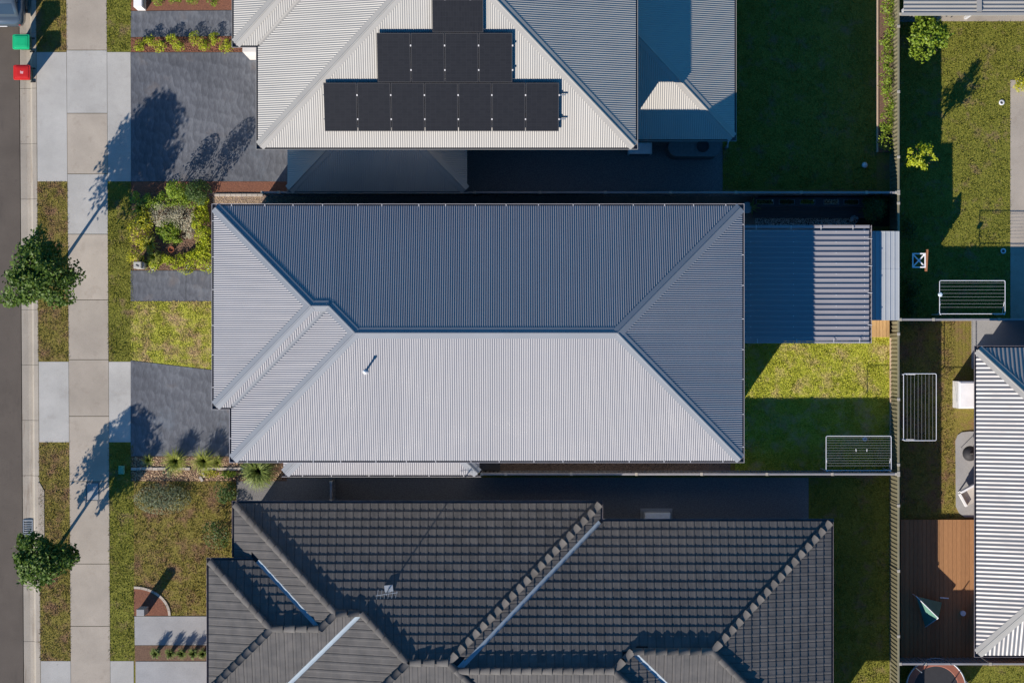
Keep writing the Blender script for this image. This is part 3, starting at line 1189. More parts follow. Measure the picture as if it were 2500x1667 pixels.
def tile_roof(roof, parent, view, limit=300):
    feats = roof.features()
    proto = tile_local(roof.t)
    pme = proto.mesh('roof_tile')
    pme.materials.append(MATS['tile_concrete'])
    pv = np.array(proto.v)
    whole, fv, ff = [], [], []
    for i, (side, c, b) in enumerate(roof.planes):
        lo, hi, vm = roof.urange(i)
        rot = ROT[side]
        cs, sn = round(math.cos(rot)), round(math.sin(rot))
        sgn = 1 if side in 'SE' else -1          # local u runs along +u or -u
        fl = [f for f in feats if i in (f[0], f[1])]
        for kv in range(int(vm / TILE_G) + 1):
            v0 = kv * TILE_G
            for ku in range(math.floor(lo / TILE_W) - 1, math.ceil(hi / TILE_W) + 1):
                u0 = ku * TILE_W
                # corners in plane coordinates
                uu = u0 + sgn * np.array([0.0, 0.292, 0.292, 0.0, 0.146])
                vv = np.maximum(v0 + np.array([0.0, 0.0, TILE_G, TILE_G, TILE_G / 2]), 0.003)
                X, Y = roof.uv(i, uu, vv)
                if not (view[0] < X[4] < view[2] and view[1] < Y[4] < view[3]):
                    continue
                _, ow = roof.at(X, Y)
                if not (ow == i).any():
                    continue
                ox, oy = roof.uv(i, u0, v0)
                oz = roof.ze + b + v0 * roof.t
                near = []
                for (a, bb, p0, p1, typ) in fl:
                    if seg_dist(X[4], Y[4], p0, p1) < 0.42:
                        near.append((p0, p1, typ))
                if (ow == i).all() and not any(n[2] == 'valley' or seg_dist(X[:4], Y[:4], n[0], n[1]).min() < 0.02 for n in near):
                    whole.append((ox, oy, oz, rot))
                    continue
                wv = np.stack([ox + pv[:, 0] * cs - pv[:, 1] * sn, oy + pv[:, 0] * sn + pv[:, 1] * cs, oz + pv[:, 2]], 1)
                bm = bmesh.new()
                vs_ = [bm.verts.new(p) for p in wv]
                for f in proto.f:
                    try:
                        bm.faces.new([vs_[q] for q in f])
                    except ValueError:
                        pass
                if near:
                    for (p0, p1, typ) in near:
                        d = (p1 - p0) / np.linalg.norm(p1 - p0)
                        q = np.array([-d[1], d[0]])
                        mid = (p0 + p1) / 2
                        _, o = roof.at(np.array([mid[0] + q[0] * .03]), np.array([mid[1] + q[1] * .03]))
                        if o[0] != i:
                            q = -q
                        pt = mid + q * (0.075 if typ == 'valley' else 0.0)
                        bmesh.ops.bisect_plane(bm, geom=bm.verts[:] + bm.edges[:] + bm.faces[:], plane_co=(pt[0], pt[1], 0), plane_no=(-q[0], -q[1], 0), clear_outer=True)
                elif not (ow == i).all():
                    # a tile at the building's edge: keep the part whose corner is inside
                    x0 = np.array([X[k_] for k_ in range(4) if ow[k_] == i])
                off = len(fv)
                bm.verts.index_update()
                for vv_ in bm.verts:
                    fv.append(tuple(vv_.co))
                for f in bm.faces:
                    ff.append(tuple(off + vv_.index for vv_ in f.verts))
                bm.free()
    whole.sort(key=lambda w: math.hypot(w[0] - 1.0, (w[1] + 8.5) * 1.3))
    for (x, y, z, r) in whole[:limit]:
        o = link('roof_tile', pme, None, parent)
        o.location = (x, y, z)
        o.rotation_euler = (0, 0, r)
    for (x, y, z, r) in whole[limit:]:
        cs, sn = round(math.cos(r)), round(math.sin(r))
        off = len(fv)
        for p in proto.v:
            fv.append((x + p[0] * cs - p[1] * sn, y + p[0] * sn + p[1] * cs, z + p[2]))
        for f in proto.f:
            ff.append(tuple(off + q for q in f))
    m = MB()
    m.v, m.f = fv, ff
    m.build('roof_tiles', 'tile_field', parent, kind='stuff')
    # half-round hip and ridge tiles, and valley trays
    seg = 7
    capm = MB()
    for (x, r, lift) in ((0.0, 0.125, 0.035), (0.40, 0.105, 0.0)):
        for s in range(seg):
            tt = math.pi * s / (seg - 1)
            capm.v.append((x, math.cos(tt) * r * 1.1, math.sin(tt) * r * 0.8 + lift - 0.02))
    capm.f = [(s, s + 1, seg + s + 1, seg + s) for s in range(seg - 1)] + [tuple(range(seg))]
    cme = capm.mesh('ridge_tile')
    cme.materials.append(MATS['tile_concrete'])
    cme.polygons.foreach_set('use_smooth', [True] * (seg - 1) + [False])
    for n, (a, b, p0, p1, typ) in enumerate(feats):
        z0, z1 = roof.hp(a, *p0), roof.hp(a, *p1)
        if z1 < z0:
            p0, p1, z0, z1 = p1, p0, z1, z0
        A, B = Vector((*p0, roof.ze + z0)), Vector((*p1, roof.ze + z1))
        if typ == 'valley':
            d = (p1 - p0) / np.linalg.norm(p1 - p0)
            q = np.array([-d[1], d[0]])
            mv = MB()
            for e, zc in ((p0, A.z), (p1, B.z)):
                for o_ in (-0.13, 0.0, 0.13):
                    x, y = e + q * o_
                    mv.v.append((x, y, zc + abs(o_) * roof.t * 0.7 + (0.012 if o_ else 0.0)))
            mv.f = [(0, 1, 4, 3), (1, 2, 5, 4)]
            mv.build('valley_tray', 'valley_steel', parent)
            continue
        d = (B - A)
        ln = d.length
        d.normalize()
        k = max(1, int(ln / 0.36))
        y = Vector((0, 0, 1)).cross(d).normalized()
        zz = d.cross(y)
        R = Matrix((d, y, zz)).transposed().to_euler()
        for s in range(k):
            p = A + d * (s * ln / k) + Vector((0, 0, 0.055 + 0.001 * n))
            if not (view[0] - .3 < p.x < view[2] + .3 and view[1] - .3 < p.y < view[3] + .3):
                continue
            o = link('ridge_tile', cme, None, parent)
            o.location = p
            o.rotation_euler = R
    return feats


# ------------------------------------------------------------------ sheet-metal fence


def fence(label, p0, p1, mat, capmat='fence_cap', h=1.8, z0=0.0, pan=2.365, railmat=None, group='steel boundary fences', start=0.0, capw=0.055):
    """posts, ribbed sheets and a top rail per bay, from p0 to p1 (world xy, along x or y)"""
    a, b = Vector((*p0, z0)), Vector((*p1, z0))
    t = thing('fence', label, 'fence', a, group)
    d = (b - a)
    ln = d.length
    d.normalize()
    ang = math.atan2(d.y, d.x)
    nb = max(1, math.ceil((ln - start) / pan))
    prof = [(0, 0.012), (0.055, 0.012), (0.075, -0.014), (0.115, -0.014), (0.132, 0.012)]
    cache = {}
    pos = start if start > 0 else 0.0
    cuts = ([0.0] if start > 0.05 else []) + [start + k * pan for k in range(nb)] + [ln]
    cuts = sorted(set(round(c, 4) for c in cuts if c <= ln + 1e-6))
    post = MB().box(-0.025, -0.03, 0.0, 0.025, 0.03, h + 0.012)
    pme = post.mesh('post')
    cap = MB().box(-0.05, -capw * .95, h - 0.03, 0.05, capw * .95, h + 0.018, bev=0.008)
    cme = cap.mesh('post_cap')
    for k, c in enumerate(cuts):
        for nm, me, mt in (('post', pme, railmat or mat), ('post_cap', cme, capmat)):
            o = link(nm, me, mt, t)
            o.location = a + d * c
            o.rotation_euler = (0, 0, ang)
    for c0, c1 in zip(cuts[:-1], cuts[1:]):
        w = round(c1 - c0 - 0.06, 3)
        if w < 0.1:
            continue
        if w not in cache:
            m = MB()
            us = [(k * 0.15 + u, y) for k in range(int(w / 0.15) + 1) for u, y in prof if k * 0.15 + u <= w]
            us.append((w, us[-1][1]))
            for u, y in us:
                m.v += [(u, y, 0.03), (u, y, h - 0.03)]
            m.f = [(2 * i, 2 * i + 2, 2 * i + 3, 2 * i + 1) for i in range(len(us) - 1)]
            r = MB().box(0, -capw * 0.72, h - 0.055, w, capw * 0.72, h, bev=0.012)
            r2 = MB().box(0, -0.03, 0.0, w, 0.03, 0.05)
            cache[w] = (m.mesh('sheet'), r.mesh('top_rail'), r2.mesh('bottom_rail'))
        for nm, me, mt in zip(('sheet', 'top_rail', 'bottom_rail'), cache[w], (mat, railmat or mat, railmat or mat)):
            o = link(nm, me, mt, t)
            o.location = a + d * (c0 + 0.03)
            o.rotation_euler = (0, 0, ang)
    return t

# ================================================================== the setting
g = MB()
g.box(-900, -900, -0.6, 900, 900, -0.26)
g.build('ground', 'earth', kind='structure')


def kx(x0, y):            # the street runs a fraction of a degree off the picture's edge
    return x0 + 0.0068 * y


YT, YB = -2200, 3800
slab_px('road', [(-3200, YT), (kx(45.6, YT), YT), (kx(45.6, YB), YB), (-3200, YB)], -0.3, -0.125, 'asphalt')
slab_px('terrain', [(kx(84, YT), YT), (5200, YT), (5200, YB), (kx(84, YB), YB)], -0.24, 0.0, 'lawn_dry')

kerb = thing('kerb', 'pale concrete kerb and gutter along the road edge', None, W(70, 833), kind='structure')
yj = -594
while yj < 2300:
    a, b = yj + 0.4, yj + 134.6
    prof = [(45.8, -0.26), (45.8, -0.112), (62, -0.135), (71.5, -0.125), (74.5, -0.03), (77, 0.0), (86.5, 0.012), (88, 0.006), (88, -0.26)]
    m = MB()
    ra = [tuple(W(kx(x, a), a)[:2]) + (z,) for x, z in prof]
    rb = [tuple(W(kx(x, b), b)[:2]) + (z,) for x, z in prof]
    m.loft([ra, rb])
    m.build('kerb_segment', 'kerb_concrete', kerb)
    yj += 135

fp = thing('footpath', 'pale concrete footpath running beside the road', None, W(215, 833), kind='structure')
jy = [-640, -480, -330, -180, -30, 123, 277, 425, 572, 732, 878, 1016, 1175, 1376, 1528, 1680, 1830, 1980, 2130]
for a, b in zip(jy[:-1], jy[1:]):
    a, b = a + 0.7, b - 0.7
    if a < 1180 < b:      # slab that holds the service pit
        pass
    slab_px('slab', [(kx(162, a), a), (kx(260, a) - 0.0015 * a, a), (kx(260, b) - 0.0015 * b, b), (kx(162, b), b)], -0.06, 0.020, 'concrete_pale' if (a < 260 and a > 100) or 420 < a < 500 or 1180 < a < 1300 else 'concrete_warm', fp)


def fx(y):                # footpath's inner edge
    return kx(260, y) - 0.0015 * y


# verges and lawns (sheets), then the grass on them
slab_px('verge', [(kx(88.5, -700), -700), (kx(161, -700), -700), (kx(161, 2300), 2300), (kx(88.5, 2300), 2300)], -0.05, 0.005, 'lawn_dry')
slab_px('verge', [(fx(-700) + 1, -700), (319, -700), (331, 2300), (fx(2300) + 1, 2300)], -0.05, 0.005, 'lawn_plain')


def crossing(y0, y1):
    for (l0, l1) in ((lambda y: kx(88.6, y), lambda y: kx(161.2, y)), (lambda y: fx(y) + .8, lambda y: 318 + 0.005 * y)):
        c = [(l0(y0), y0), (l1(y0), y0), (l1(y1), y1), (l0(y1), y1)]
        slab_px('driveway_crossing', c, -0.05, 0.016, 'concrete_pale')


for y0, y1 in ((128, 443), (883, 1079), (1613, 1900), (-560, -330)):
    crossing(y0, y1)
cross_holes = []
for y0, y1 in ((126, 445), (881, 1081), (1611, 1902)):
    cross_holes.append([(60, y0), (335, y0), (335, y1), (60, y1)])

slab_px('path', [(319, 661), (453.6, 661), (453.6, 735), (319, 735)], -0.05, 0.024, 'charcoal_concrete')
slab_px('path', [(454.4, 661), (545, 661), (545, 735), (454.4, 735)], -0.05, 0.024, 'charcoal_concrete')
slab_px('driveway', [(319, 880), (540, 906), (610, 906), (610, 1113), (319, 1113)], -0.05, 0.022, 'charcoal_concrete')
slab_px('driveway', [(319.5, 128.5), (704, 128.5), (704, 443), (319.5, 443)], -0.05, 0.022, 'charcoal_concrete')
slab_px('path', [(319.5, 28), (590, 26), (590, 88), (319.5, 91)], -0.05, 0.022, 'charcoal_concrete')
slab_px('driveway', [(331, 1614), (560, 1614), (560, 1950), (332, 1950)], -0.05, 0.024, 'concrete_grey')
slab_px('path', [(328, 1504), (545, 1504), (545, 1574), (329, 1574)], -0.05, 0.024, 'concrete_grey')

# beds
slab_px('garden_bed', [(319, 470), (560, 470), (560, 660), (319, 660)], -0.05, 0.010, 'mulch_brown')
slab_px('garden_bed', [(319, 1113.6), (700, 1113.6), (700, 1174), (319, 1174)], -0.05, 0.010, 'mulch_brown')
slab_px('garden_bed', [(319.5, 91.6), (600, 88.6), (600, 127.8), (319.5, 127.8)], -0.05, 0.010, 'mulch_red')
slab_px('garden_bed', [(319.5, -60), (600, -60), (600, 25.4), (319.5, 27.4)], -0.05, 0.010, 'mulch_red')
slab_px('garden_bed', [(319.5, 443.6), (700, 443.6), (700, 469.4), (319.5, 469.4)], -0.05, 0.010, 'mulch_red')
slab_px('garden_bed', [(329, 1575), (545, 1575), (545, 1613), (330, 1613)], -0.05, 0.010, 'mulch_brown')

LAWN_FRONT = [(319, 736.5), (548, 736.5), (548, 905), (540, 904), (319, 879)]
LAWN_BACK = [(1790, 780), (2172, 780), (2172, 1152), (1795, 1152)]
LAWN_TOP = [(1765, -420), (2140, -420), (2140, 462), (1765, 462)]
LAWN_R1 = [(2199, 53), (2640, 53), (2640, 195), (2466, 195), (2466, 778), (2199, 778)]
LAWN_R2 = [(2199, 783), (2400, 783), (2400, 1265), (2199, 1265)]
LAWN_R3 = [(2199, 1626), (2700, 1626), (2700, 2000), (2199, 2000)]
LAWN_BL = [(327, 1175), (576, 1175), (576, 1500), (328, 1502)]
LAWN_BR = [(1975, 1166), (2171, 1166), (2171, 2100), (1975, 2100)]
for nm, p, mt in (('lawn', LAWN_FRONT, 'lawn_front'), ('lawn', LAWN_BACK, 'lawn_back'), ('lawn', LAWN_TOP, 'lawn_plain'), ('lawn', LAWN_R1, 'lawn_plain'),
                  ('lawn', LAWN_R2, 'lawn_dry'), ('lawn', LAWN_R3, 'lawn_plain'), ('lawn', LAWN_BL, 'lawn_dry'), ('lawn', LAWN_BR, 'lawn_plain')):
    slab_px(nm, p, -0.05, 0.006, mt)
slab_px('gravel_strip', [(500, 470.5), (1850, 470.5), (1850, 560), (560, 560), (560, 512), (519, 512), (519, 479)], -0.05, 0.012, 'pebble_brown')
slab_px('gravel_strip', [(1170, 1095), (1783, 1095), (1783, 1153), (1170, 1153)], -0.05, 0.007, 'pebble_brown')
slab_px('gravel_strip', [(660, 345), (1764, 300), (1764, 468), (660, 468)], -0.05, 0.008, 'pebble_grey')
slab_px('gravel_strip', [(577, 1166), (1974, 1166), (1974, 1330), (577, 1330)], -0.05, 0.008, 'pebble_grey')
slab_px('patio_floor', [(1790, 553), (2128, 553), (2128, 779), (1790, 779)], -0.05, 0.03, 'concrete_grey')
slab_px('path', [(2467, 196), (2620, 196), (2620, 779), (2467, 779)], -0.05, 0.02, 'concrete_warm')
slab_px('paving', [(2372, 783), (2640, 783), (2640, 900), (2372, 900)], -0.05, 0.02, 'concrete_grey')
slab_px('path', [(2199, 36), (2640, 36), (2640, 52.4), (2199, 52.4)], -0.05, 0.02, 'concrete_warm')
slab_px('yard_soil', [(1851, 471), (2171, 471), (2171, 552.6), (1851, 552.6)], -0.05, 0.004, 'soil_dark')

# ================================================================== the main house


def prect(x0, y0, x1, y1, z, base=0.0):
    a = pxrect(x0, y0, x1, y1, z)
    return (*a, base)


ZE = 5.35
main = Roof([prect(568, 506, 1809, 1121, ZE), prect(525, 506, 1500, 991.5, ZE)], ZE)
house = thing('house', 'two storey house with light grey corrugated hip roof in the middle of the picture', 'house', W(1180, 815))
CP = 0.0762
metal_roof(main, house, 'roof_steel', 'cap_steel', corr_profile(CP, 0.026), CP, 10)
gutters(main, house)
walls(main, house, 'render_wall')
low = Roof([prect(695, 930, 1167, 1156, 2.7)], 2.7)
metal_roof(low, house, 'roof_steel', 'cap_steel', corr_profile(CP, 0.026), CP, 10, clip=lambda X, Y: Y < W(0, 1080, 2.7).y)
gutters(low, house, clip=lambda X, Y: Y < W(0, 1100, 2.7).y)
walls(low, house, 'render_wall')
A, B = main.r[0], main.r[1]
for u, z in ((0.5, 3.5), (2.6, 3.5), (-1.2, 3.5)):
    window(house, 'W', B[0] + 0.42, u, z, 1.3, 1.2)
window(house, 'W', B[0] + 0.42, 1.7, 0.05, 1.0, 2.1, 'timber_orange', 'door')
window(house, 'W', B[0] + 0.42, -1.2, 0.05, 2.3, 2.2, 'plastic_white', 'garage_door')
for u, z, w, h in ((3.0, 3.5, 1.6, 1.2), (0.2, 3.5, 1.6, 1.2), (-2.9, 3.5, 1.3, 1.2), (2.0, 0.1, 2.6, 2.1), (-2.4, 0.9, 1.6, 1.2)):
    window(house, 'E', A[2] - 0.42, u, z, w, h)
for u in (-6.5, -3.0, 1.0, 4.6):
    window(house, 'N', A[3] - 0.42, u, 3.6, 1.2, 0.9)
    window(house, 'N', A[3] - 0.42, u + .6, 1.0, 1.2, 0.9)
for u in (1.5, 4.8):
    window(house, 'S', A[1] + 0.42, u, 1.0, 1.4, 1.1)
    window(house, 'S', A[1] + 0.42, u, 3.6, 1.2, 0.9)

# little flue on the lower slope
fz = ZE + (W(0, 907, 6.9).y - A[1]) * main.t
fb = W(891, 907, fz + 0.3)
fl = thing('roof_vent', 'thin white vent pipe with small cowl on the sunny roof slope', 'vent pipe', (fb.x, fb.y, fz))
MB().lathe([(0.11, -0.05), (0.10, 0.03), (0.05, 0.07)], (fb.x, fb.y, fz), 14).build('flashing', 'bracket', fl)
MB().lathe([(0.036, 0.03), (0.036, 0.50)], (fb.x, fb.y, fz), 12).build('pipe', 'plastic_white', fl)
MB().lathe([(0.05, 0.50), (0.058, 0.52), (0.05, 0.57), (0.0, 0.60)], (fb.x, fb.y, fz), 12).build('cowl', 'plastic_white', fl)

# ================================================================== patio roof, shed, yard
pt = thing('patio_roof', 'flat ribbed grey steel patio roof joined to the back of the house', 'patio roof', W(1970, 695))
PZ = 2.66
px0, px1 = A[2] - 0.42, W(2122, 0, PZ).x
py0, py1 = W(0, 833, PZ).y, W(0, 557, PZ).y
RP = 0.19
nrib = int((py1 - py0) / RP)
for s in range(0, nrib + 1, 4):
    m = MB()
    us = []
    for k in range(s, min(s + 4, nrib + 1)):
        for du, dz in rib_profile(RP, 0.042):
            us.append((py0 + k * RP + du, dz))
    us.append((py0 + min(s + 4, nrib + 1) * RP, 0.0))
    us = [u for u in us if u[0] <= py1 + 1e-6]
    for y, dz in us:
        for x in (px0, px1):
            m.v.append((x, y, PZ + dz - 0.05 * (x - px0) / (px1 - px0)))
    m.f = [(2 * i, 2 * i + 1, 2 * i + 3, 2 * i + 2) for i in range(len(us) - 1)]
    m.build('roof_sheet', 'patio_steel', pt)
m = MB()
for fx_ in (0.13, 0.42, 0.71, 0.97):
    for k in range(0, nrib, 2 if fx_ < .9 else 1):
        x, y = px0 + (px1 - px0) * fx_ + (0.35 if fx_ < .9 else 0), py0 + (k + 0.72) * RP
        x = min(x, px1 - 0.12)
        m.lathe([(0.014, 0.0), (0.012, 0.012), (0.0, 0.016)], (x, y, PZ + 0.040 - 0.05 * (x - px0) / (px1 - px0)), 6)
m.build('screws', 'plastic_white', pt, kind='stuff')
for nm, y0, y1 in (('barge_gutter', py1 + 0.006, py1 + 0.092), ('barge_gutter', py0 - 0.070, py0 - 0.006)):
    MB().box(px0, y0, PZ - 0.16, px1 + 0.02, y1, PZ - 0.012, bev=0.01).build(nm, 'patio_steel', pt)
MB().box(px0, py1 + 0.093, PZ - 0.15, px1 + 0.02, py1 + 0.105, PZ + 0.004).build('gutter_lip', 'gutter_lip', pt)
MB().box(px1 - 0.01, py0 - 0.068, PZ - 0.20, px1 + 0.082, py1 + 0.09, PZ - 0.10).build('gutter', 'gutter_dark', pt)
MB().box(px1 + 0.084, py0 - 0.072, PZ - 0.17, px1 + 0.096, py1 + 0.105, PZ - 0.03).build('gutter_lip', 'gutter_lip', pt)
bme = MB().box(-0.014, -0.08, -0.006, 0.014, 0.08, 0.008).mesh('bracket')
for x in (1846, 1931, 2004, 2082):
    p = W(x, 555, PZ)
    o = link('bracket', bme, 'bracket', pt)
    o.location = (p.x, py1 + 0.02, PZ + 0.046)
for x in (1849, 1945, 2035, 2098):
    p = W(x, 833, PZ)
    o = link('bracket', bme, 'bracket', pt)
    o.location = (p.x, py0 + 0.01, PZ + 0.046)
for y in (583, 649, 715, 793):
    o = link('bracket', bme, 'bracket', pt)
    o.location = (px1 + 0.03, W(0, y, PZ).y, PZ - 0.012)
    o.rotation_euler = (0, 0, math.pi / 2)
for y in (py0 + 0.12, (py0 + py1) / 2, py1 - 0.12):
    MB().box(px1 - 0.2, y - 0.045, 0.0, px1 - 0.11, y + 0.045, PZ - 0.08).build('post', 'white_metal', pt)
MB().box(px1 - 0.19, py0 + 0.02, PZ - 0.27, px1 - 0.12, py1 - 0.02, PZ - 0.09).build('beam', 'white_metal', pt)

SZ = 2.2
sx0, sx1 = W(2131, 0, SZ).x, 13.93
sy0, sy1 = W(0, 780, SZ).y, W(0, 567, SZ).y
sh = thing('garden_shed', 'narrow zinc garden shed with pale blue ribbed roof against the back fence', 'shed', W(2160, 672))
sm = W(0, 659, SZ).y
for a, b, dz in ((sy0 - 0.03, sm + 0.03, 0.004), (sm, sy1 + 0.03, 0.0)):
    m = MB()
    us = []
    k = 0
    while sx0 - 0.03 + k * 0.165 < sx1 + 0.02:
        for du, z in ((0, 0), (0.115, 0), (0.128, 0.022), (0.148, 0.022), (0.16, 0)):
            us.append((sx0 - 0.03 + k * 0.165 + du, z))
        k += 1
    us = [u for u in us if u[0] <= sx1 + 0.02]
    for x, z in us:
        for y in (a, b):
            m.v.append((x, y, SZ + z + dz + 0.06 * (x - sx0) / (sx1 - sx0)))
    m.f = [(2 * i, 2 * i + 2, 2 * i + 3, 2 * i + 1) for i in range(len(us) - 1)]
    m.build('roof_sheet', 'zinc', sh)
MB().box(sx0, sy0, 0.0, sx1, sy1, SZ - 0.03).build('wall', 'zinc', sh)
MB().box(sx0 - 0.03, sy0 + 0.9, 0.1, sx0 - 0.003, sy0 + 2.0, 1.95).build('door', 'zinc', sh)
MB().box(sx0 - 0.035, sy1 + 0.012, SZ - 0.06, sx1, sy1 + 0.035, SZ + 0.05).build('flashing', 'zinc', sh)

tb = thing('timber_box', 'small box with pale pine plank lid beside the zinc shed', 'timber box', W(2152, 800))
a = pxrect(2131, 781.5, 2172, 823, 0.42)
MB().box(a[0] + .01, a[1] + .01, 0.0, a[2] - .01, a[3] - .01, 0.395).build('body', 'plank_pine', tb)
n = 5
for k in range(n):
    w = (a[2] - a[0]) / n
    MB().box(a[0] + k * w + .004, a[1], 0.4, a[0] + (k + 1) * w - .004, a[3], 0.425, bev=.004).build('plank', 'plank_pine', tb)

# raised planter, bench deck, pebbles behind the house
pl = thing('planter_wall', 'long dark raised planter ledge holding a row of troughs', 'planter', W(2000, 494))
a = pxrect(1838, 482, 2162, 505, 0.42)
MB().box(a[0], a[1], 0.0, a[2], a[3], 0.40, bev=0.01).build('body', 'planter_dark', pl)
trough = [(1846, 1889, 'blade_green', 'planter trough with leafy green plants nearest the house on the dark ledge'), (1902, 1940, 'leaf_dark', 'planter trough with low dark plants, second from the house'),
          (1953, 1990, 'leaf_green', 'planter trough with a white tag in its corner, middle of the row'), (2011, 2048, 'leaf_silver', 'planter trough with scattered pale seedlings, fourth from the house'),
          (2060, 2097, 'leaf_dark', 'planter trough half hidden by the dark bush, last of the row')]
for k, (x0, x1, mt, lb) in enumerate(trough):
    a = pxrect(x0, 487.5, x1, 499, 0.45)
    t = thing('planter_trough', lb, 'planter', ((a[0] + a[2]) / 2, (a[1] + a[3]) / 2, 0.40), 'troughs on the dark ledge')
    m = MB()
    m.box(a[0], a[1], 0.402, a[2], a[1] + .012, 0.462)
    m.box(a[0], a[3] - .012, 0.402, a[2], a[3], 0.462)
    m.box(a[0], a[1] + .012, 0.402, a[0] + .012, a[3] - .012, 0.4615)
    m.box(a[2] - .012, a[1] + .012, 0.402, a[2], a[3] - .012, 0.4615)
    m.build('rim', 'galv', t)
    MB().box(a[0] + .012, a[1] + .012, 0.402, a[2] - .012, a[3] - .012, 0.44).build('soil', 'soil_dark', t)
    npl = 150
    p = np.stack([rng.uniform(a[0] + .02, a[2] - .04, npl), rng.uniform(a[1], a[3], npl), rng.uniform(.45, .58, npl)], 1)
    link('plants', leaf_mesh('plants', p, 0.05, up=.5), mt, t)
    if k in (0, 2):
        MB().box(a[2] - .07, a[3] - .07, 0.463, a[2] - .045, a[3] + (.0 if k else -.0), 0.50).build('tag', 'plastic_white', t)

bd = thing('bench_deck', 'low dark stained timber bench deck between planters and pebbles', 'deck', W(1990, 520))
a = pxrect(1838, 505.5, 2150, 532.5, 0.25)
nb = 4
jx = W(2000, 0, .25).x
for k in range(nb):
    w = (a[3] - a[1]) / nb
    for u0, u1 in ((a[0], jx - .004), (jx + .004, a[2])):
        MB().box(u0, a[1] + k * w + .004, 0.20, u1, a[1] + (k + 1) * w - .004, 0.245, bev=.006).build('board', 'deck_dark', bd)
MB().box(a[0] + .03, a[1] + .03, 0.0, a[2] - .03, a[3] - .03, 0.197).build('frame', 'deck_dark', bd)
pebbles('pebbles', 'strip of white pebbles along the top edge of the patio roof', [[(1843, 533), (2088, 533), (2088, 556), (1843, 556)]], 1800, 0.018, 'pebble_white')
shrub('bush', 'dark leafy bush overhanging the bench deck beside the shed', 'bush', 2128, 512, 0.50, 1.5, 'leaf_dark', 1500, 0.085, clumps=20)
shrub('pale_plant', 'small bluish white plant at the end of the white pebbles', 'plant', 2083, 537, 0.13, 0.5, 'leaf_bluewhite', 220, 0.05, clumps=8)
pb = W(1824, 507, 0.5)
pot = thing('plant_pot', 'round black pot with strappy leaves beside the back corner of the house', 'plant pot', (pb.x, pb.y, 0))
MB().lathe([(0.15, 0.0), (0.19, 0.45), (0.205, 0.46), (0.205, 0.5), (0.185, 0.5), (0.18, 0.43), (0.0, 0.42)], (pb.x, pb.y, 0.01), 24).build('pot', 'pot_black', pot, True)
v, f = blades((pb.x + .14, pb.y), 16, 0.42, 0.25, 0.018, 0.8, 0.04, 0.44)
v[:, 0] = pb.x + .1 + np.abs(v[:, 0] - pb.x - .1)
link('leaves', arr_mesh('leaves', v, f, 4), 'blade_green', pot)
MB().lathe([(0.206, 0.475), (0.212, 0.49), (0.206, 0.505)], (pb.x, pb.y, 0.01), 24).build('rim', 'galv', pot)

# clothes line at the back corner
cz = 1.70
cl = thing('clothes_line', 'white folding clothes line over the shaded lawn in the back corner', 'clothes line', W(2096, 1148))


def clothesline(t, x0, y0, x1, y1, z, nlines, vertical=False, fold='S', rad=0.014, lines=None):
    a, b = W(x0, y1, z), W(x1, y0, z)
    cr = 0.05
    m = MB()
    loop = []
    for (cx, cy, s) in ((a.x + cr, a.y + cr, 180), (b.x - cr, a.y + cr, 270), (b.x - cr, b.y - cr, 0), (a.x + cr, b.y - cr, 90)):
        for q in range(5):
            an = math.radians(s + q * 22.5)
            loop.append((cx + cr * math.cos(an), cy + cr * math.sin(an), z))
    loop.append(loop[0])
    m.tube(loop, rad, 8, False)
    m.build('frame', 'white_metal', t, True)
    for k in range(nlines):
        f = (k + 0.7) / (nlines + 1.6) if not vertical else (k + 1) / (nlines + 1)
        m = MB()
        if vertical:
            x = a.x + (b.x - a.x) * f
            m.tube([(x, a.y, z + .002), (x, (a.y + b.y) / 2, z - .012), (x, b.y, z + .002)], 0.0034, 5)
        else:
            y = b.y - (b.y - a.y) * f
            m.tube([(a.x, y, z + .002), ((a.x + b.x) / 2, y, z - .012), (b.x, y, z + .002)], 0.0034, 5)
        m.build('line', 'line_cord', t)
    if fold == 'S':
        posts = ((a.x + .03, a.y - .02), (b.x - .03, a.y - .02))
    else:
        posts = ((a.x - .02, a.y + .03), (a.x - .02, b.y - .03))
    for p in posts:
        MB().tube([(p[0], p[1], 0), (p[0], p[1], z + .03)], 0.022, 8).build('post', 'white_metal', t)
        q = (p[0], p[1] + .45) if fold == 'S' else (p[0] + .45, p[1])
        MB().tube([(p[0], p[1], z - .35), (q[0], q[1], z - .01)], 0.011, 6).build('brace', 'white_metal', t)
    return a, b


ca, cb = clothesline(cl, 2017, 1064, 2176, 1148, cz, 12)
for x in (2090, 2116.5):
    p = W(x, 1099, cz)
    tag(MB().box(p.x - .008, p.y - .045, cz - .06, p.x + .008, p.y + .045, cz + .03, rot=random.uniform(-.15, .15)).build('clothes_peg', 'plastic_white'),
        'white peg clipped on the clothes line, ' + ('left one of two' if x < 2100 else 'right one of two'), 'clothes peg', 'pegs on the clothes line')
p = W(2111.6, 1071.5, 0.03)
dc = thing('inspection_cover', 'round pale blue cover on the shaded lawn under the clothes line', 'cover', p)
MB().lathe([(0.088, -0.03), (0.088, 0.022), (0.08, 0.03), (0.0, 0.032)], (p.x, p.y, 0.02), 24).build('lid', 'plastic_blue', dc)
MB().box(p.x - .035, p.y - .008, 0.052, p.x + .035, p.y + .008, 0.06, rot=.3).build('handle', 'iron', dc)

# sleeper edging along the rear fence
tag(MB().box(W(2171.5, 0).x, W(0, 1150).y, -0.02, W(2175.5, 0).x, W(0, 824).y, 0.13, bev=.01).build('edging_sleeper', 'timber_pale'), 'pale timber sleeper edging the back lawn along the rear fence', 'edging')

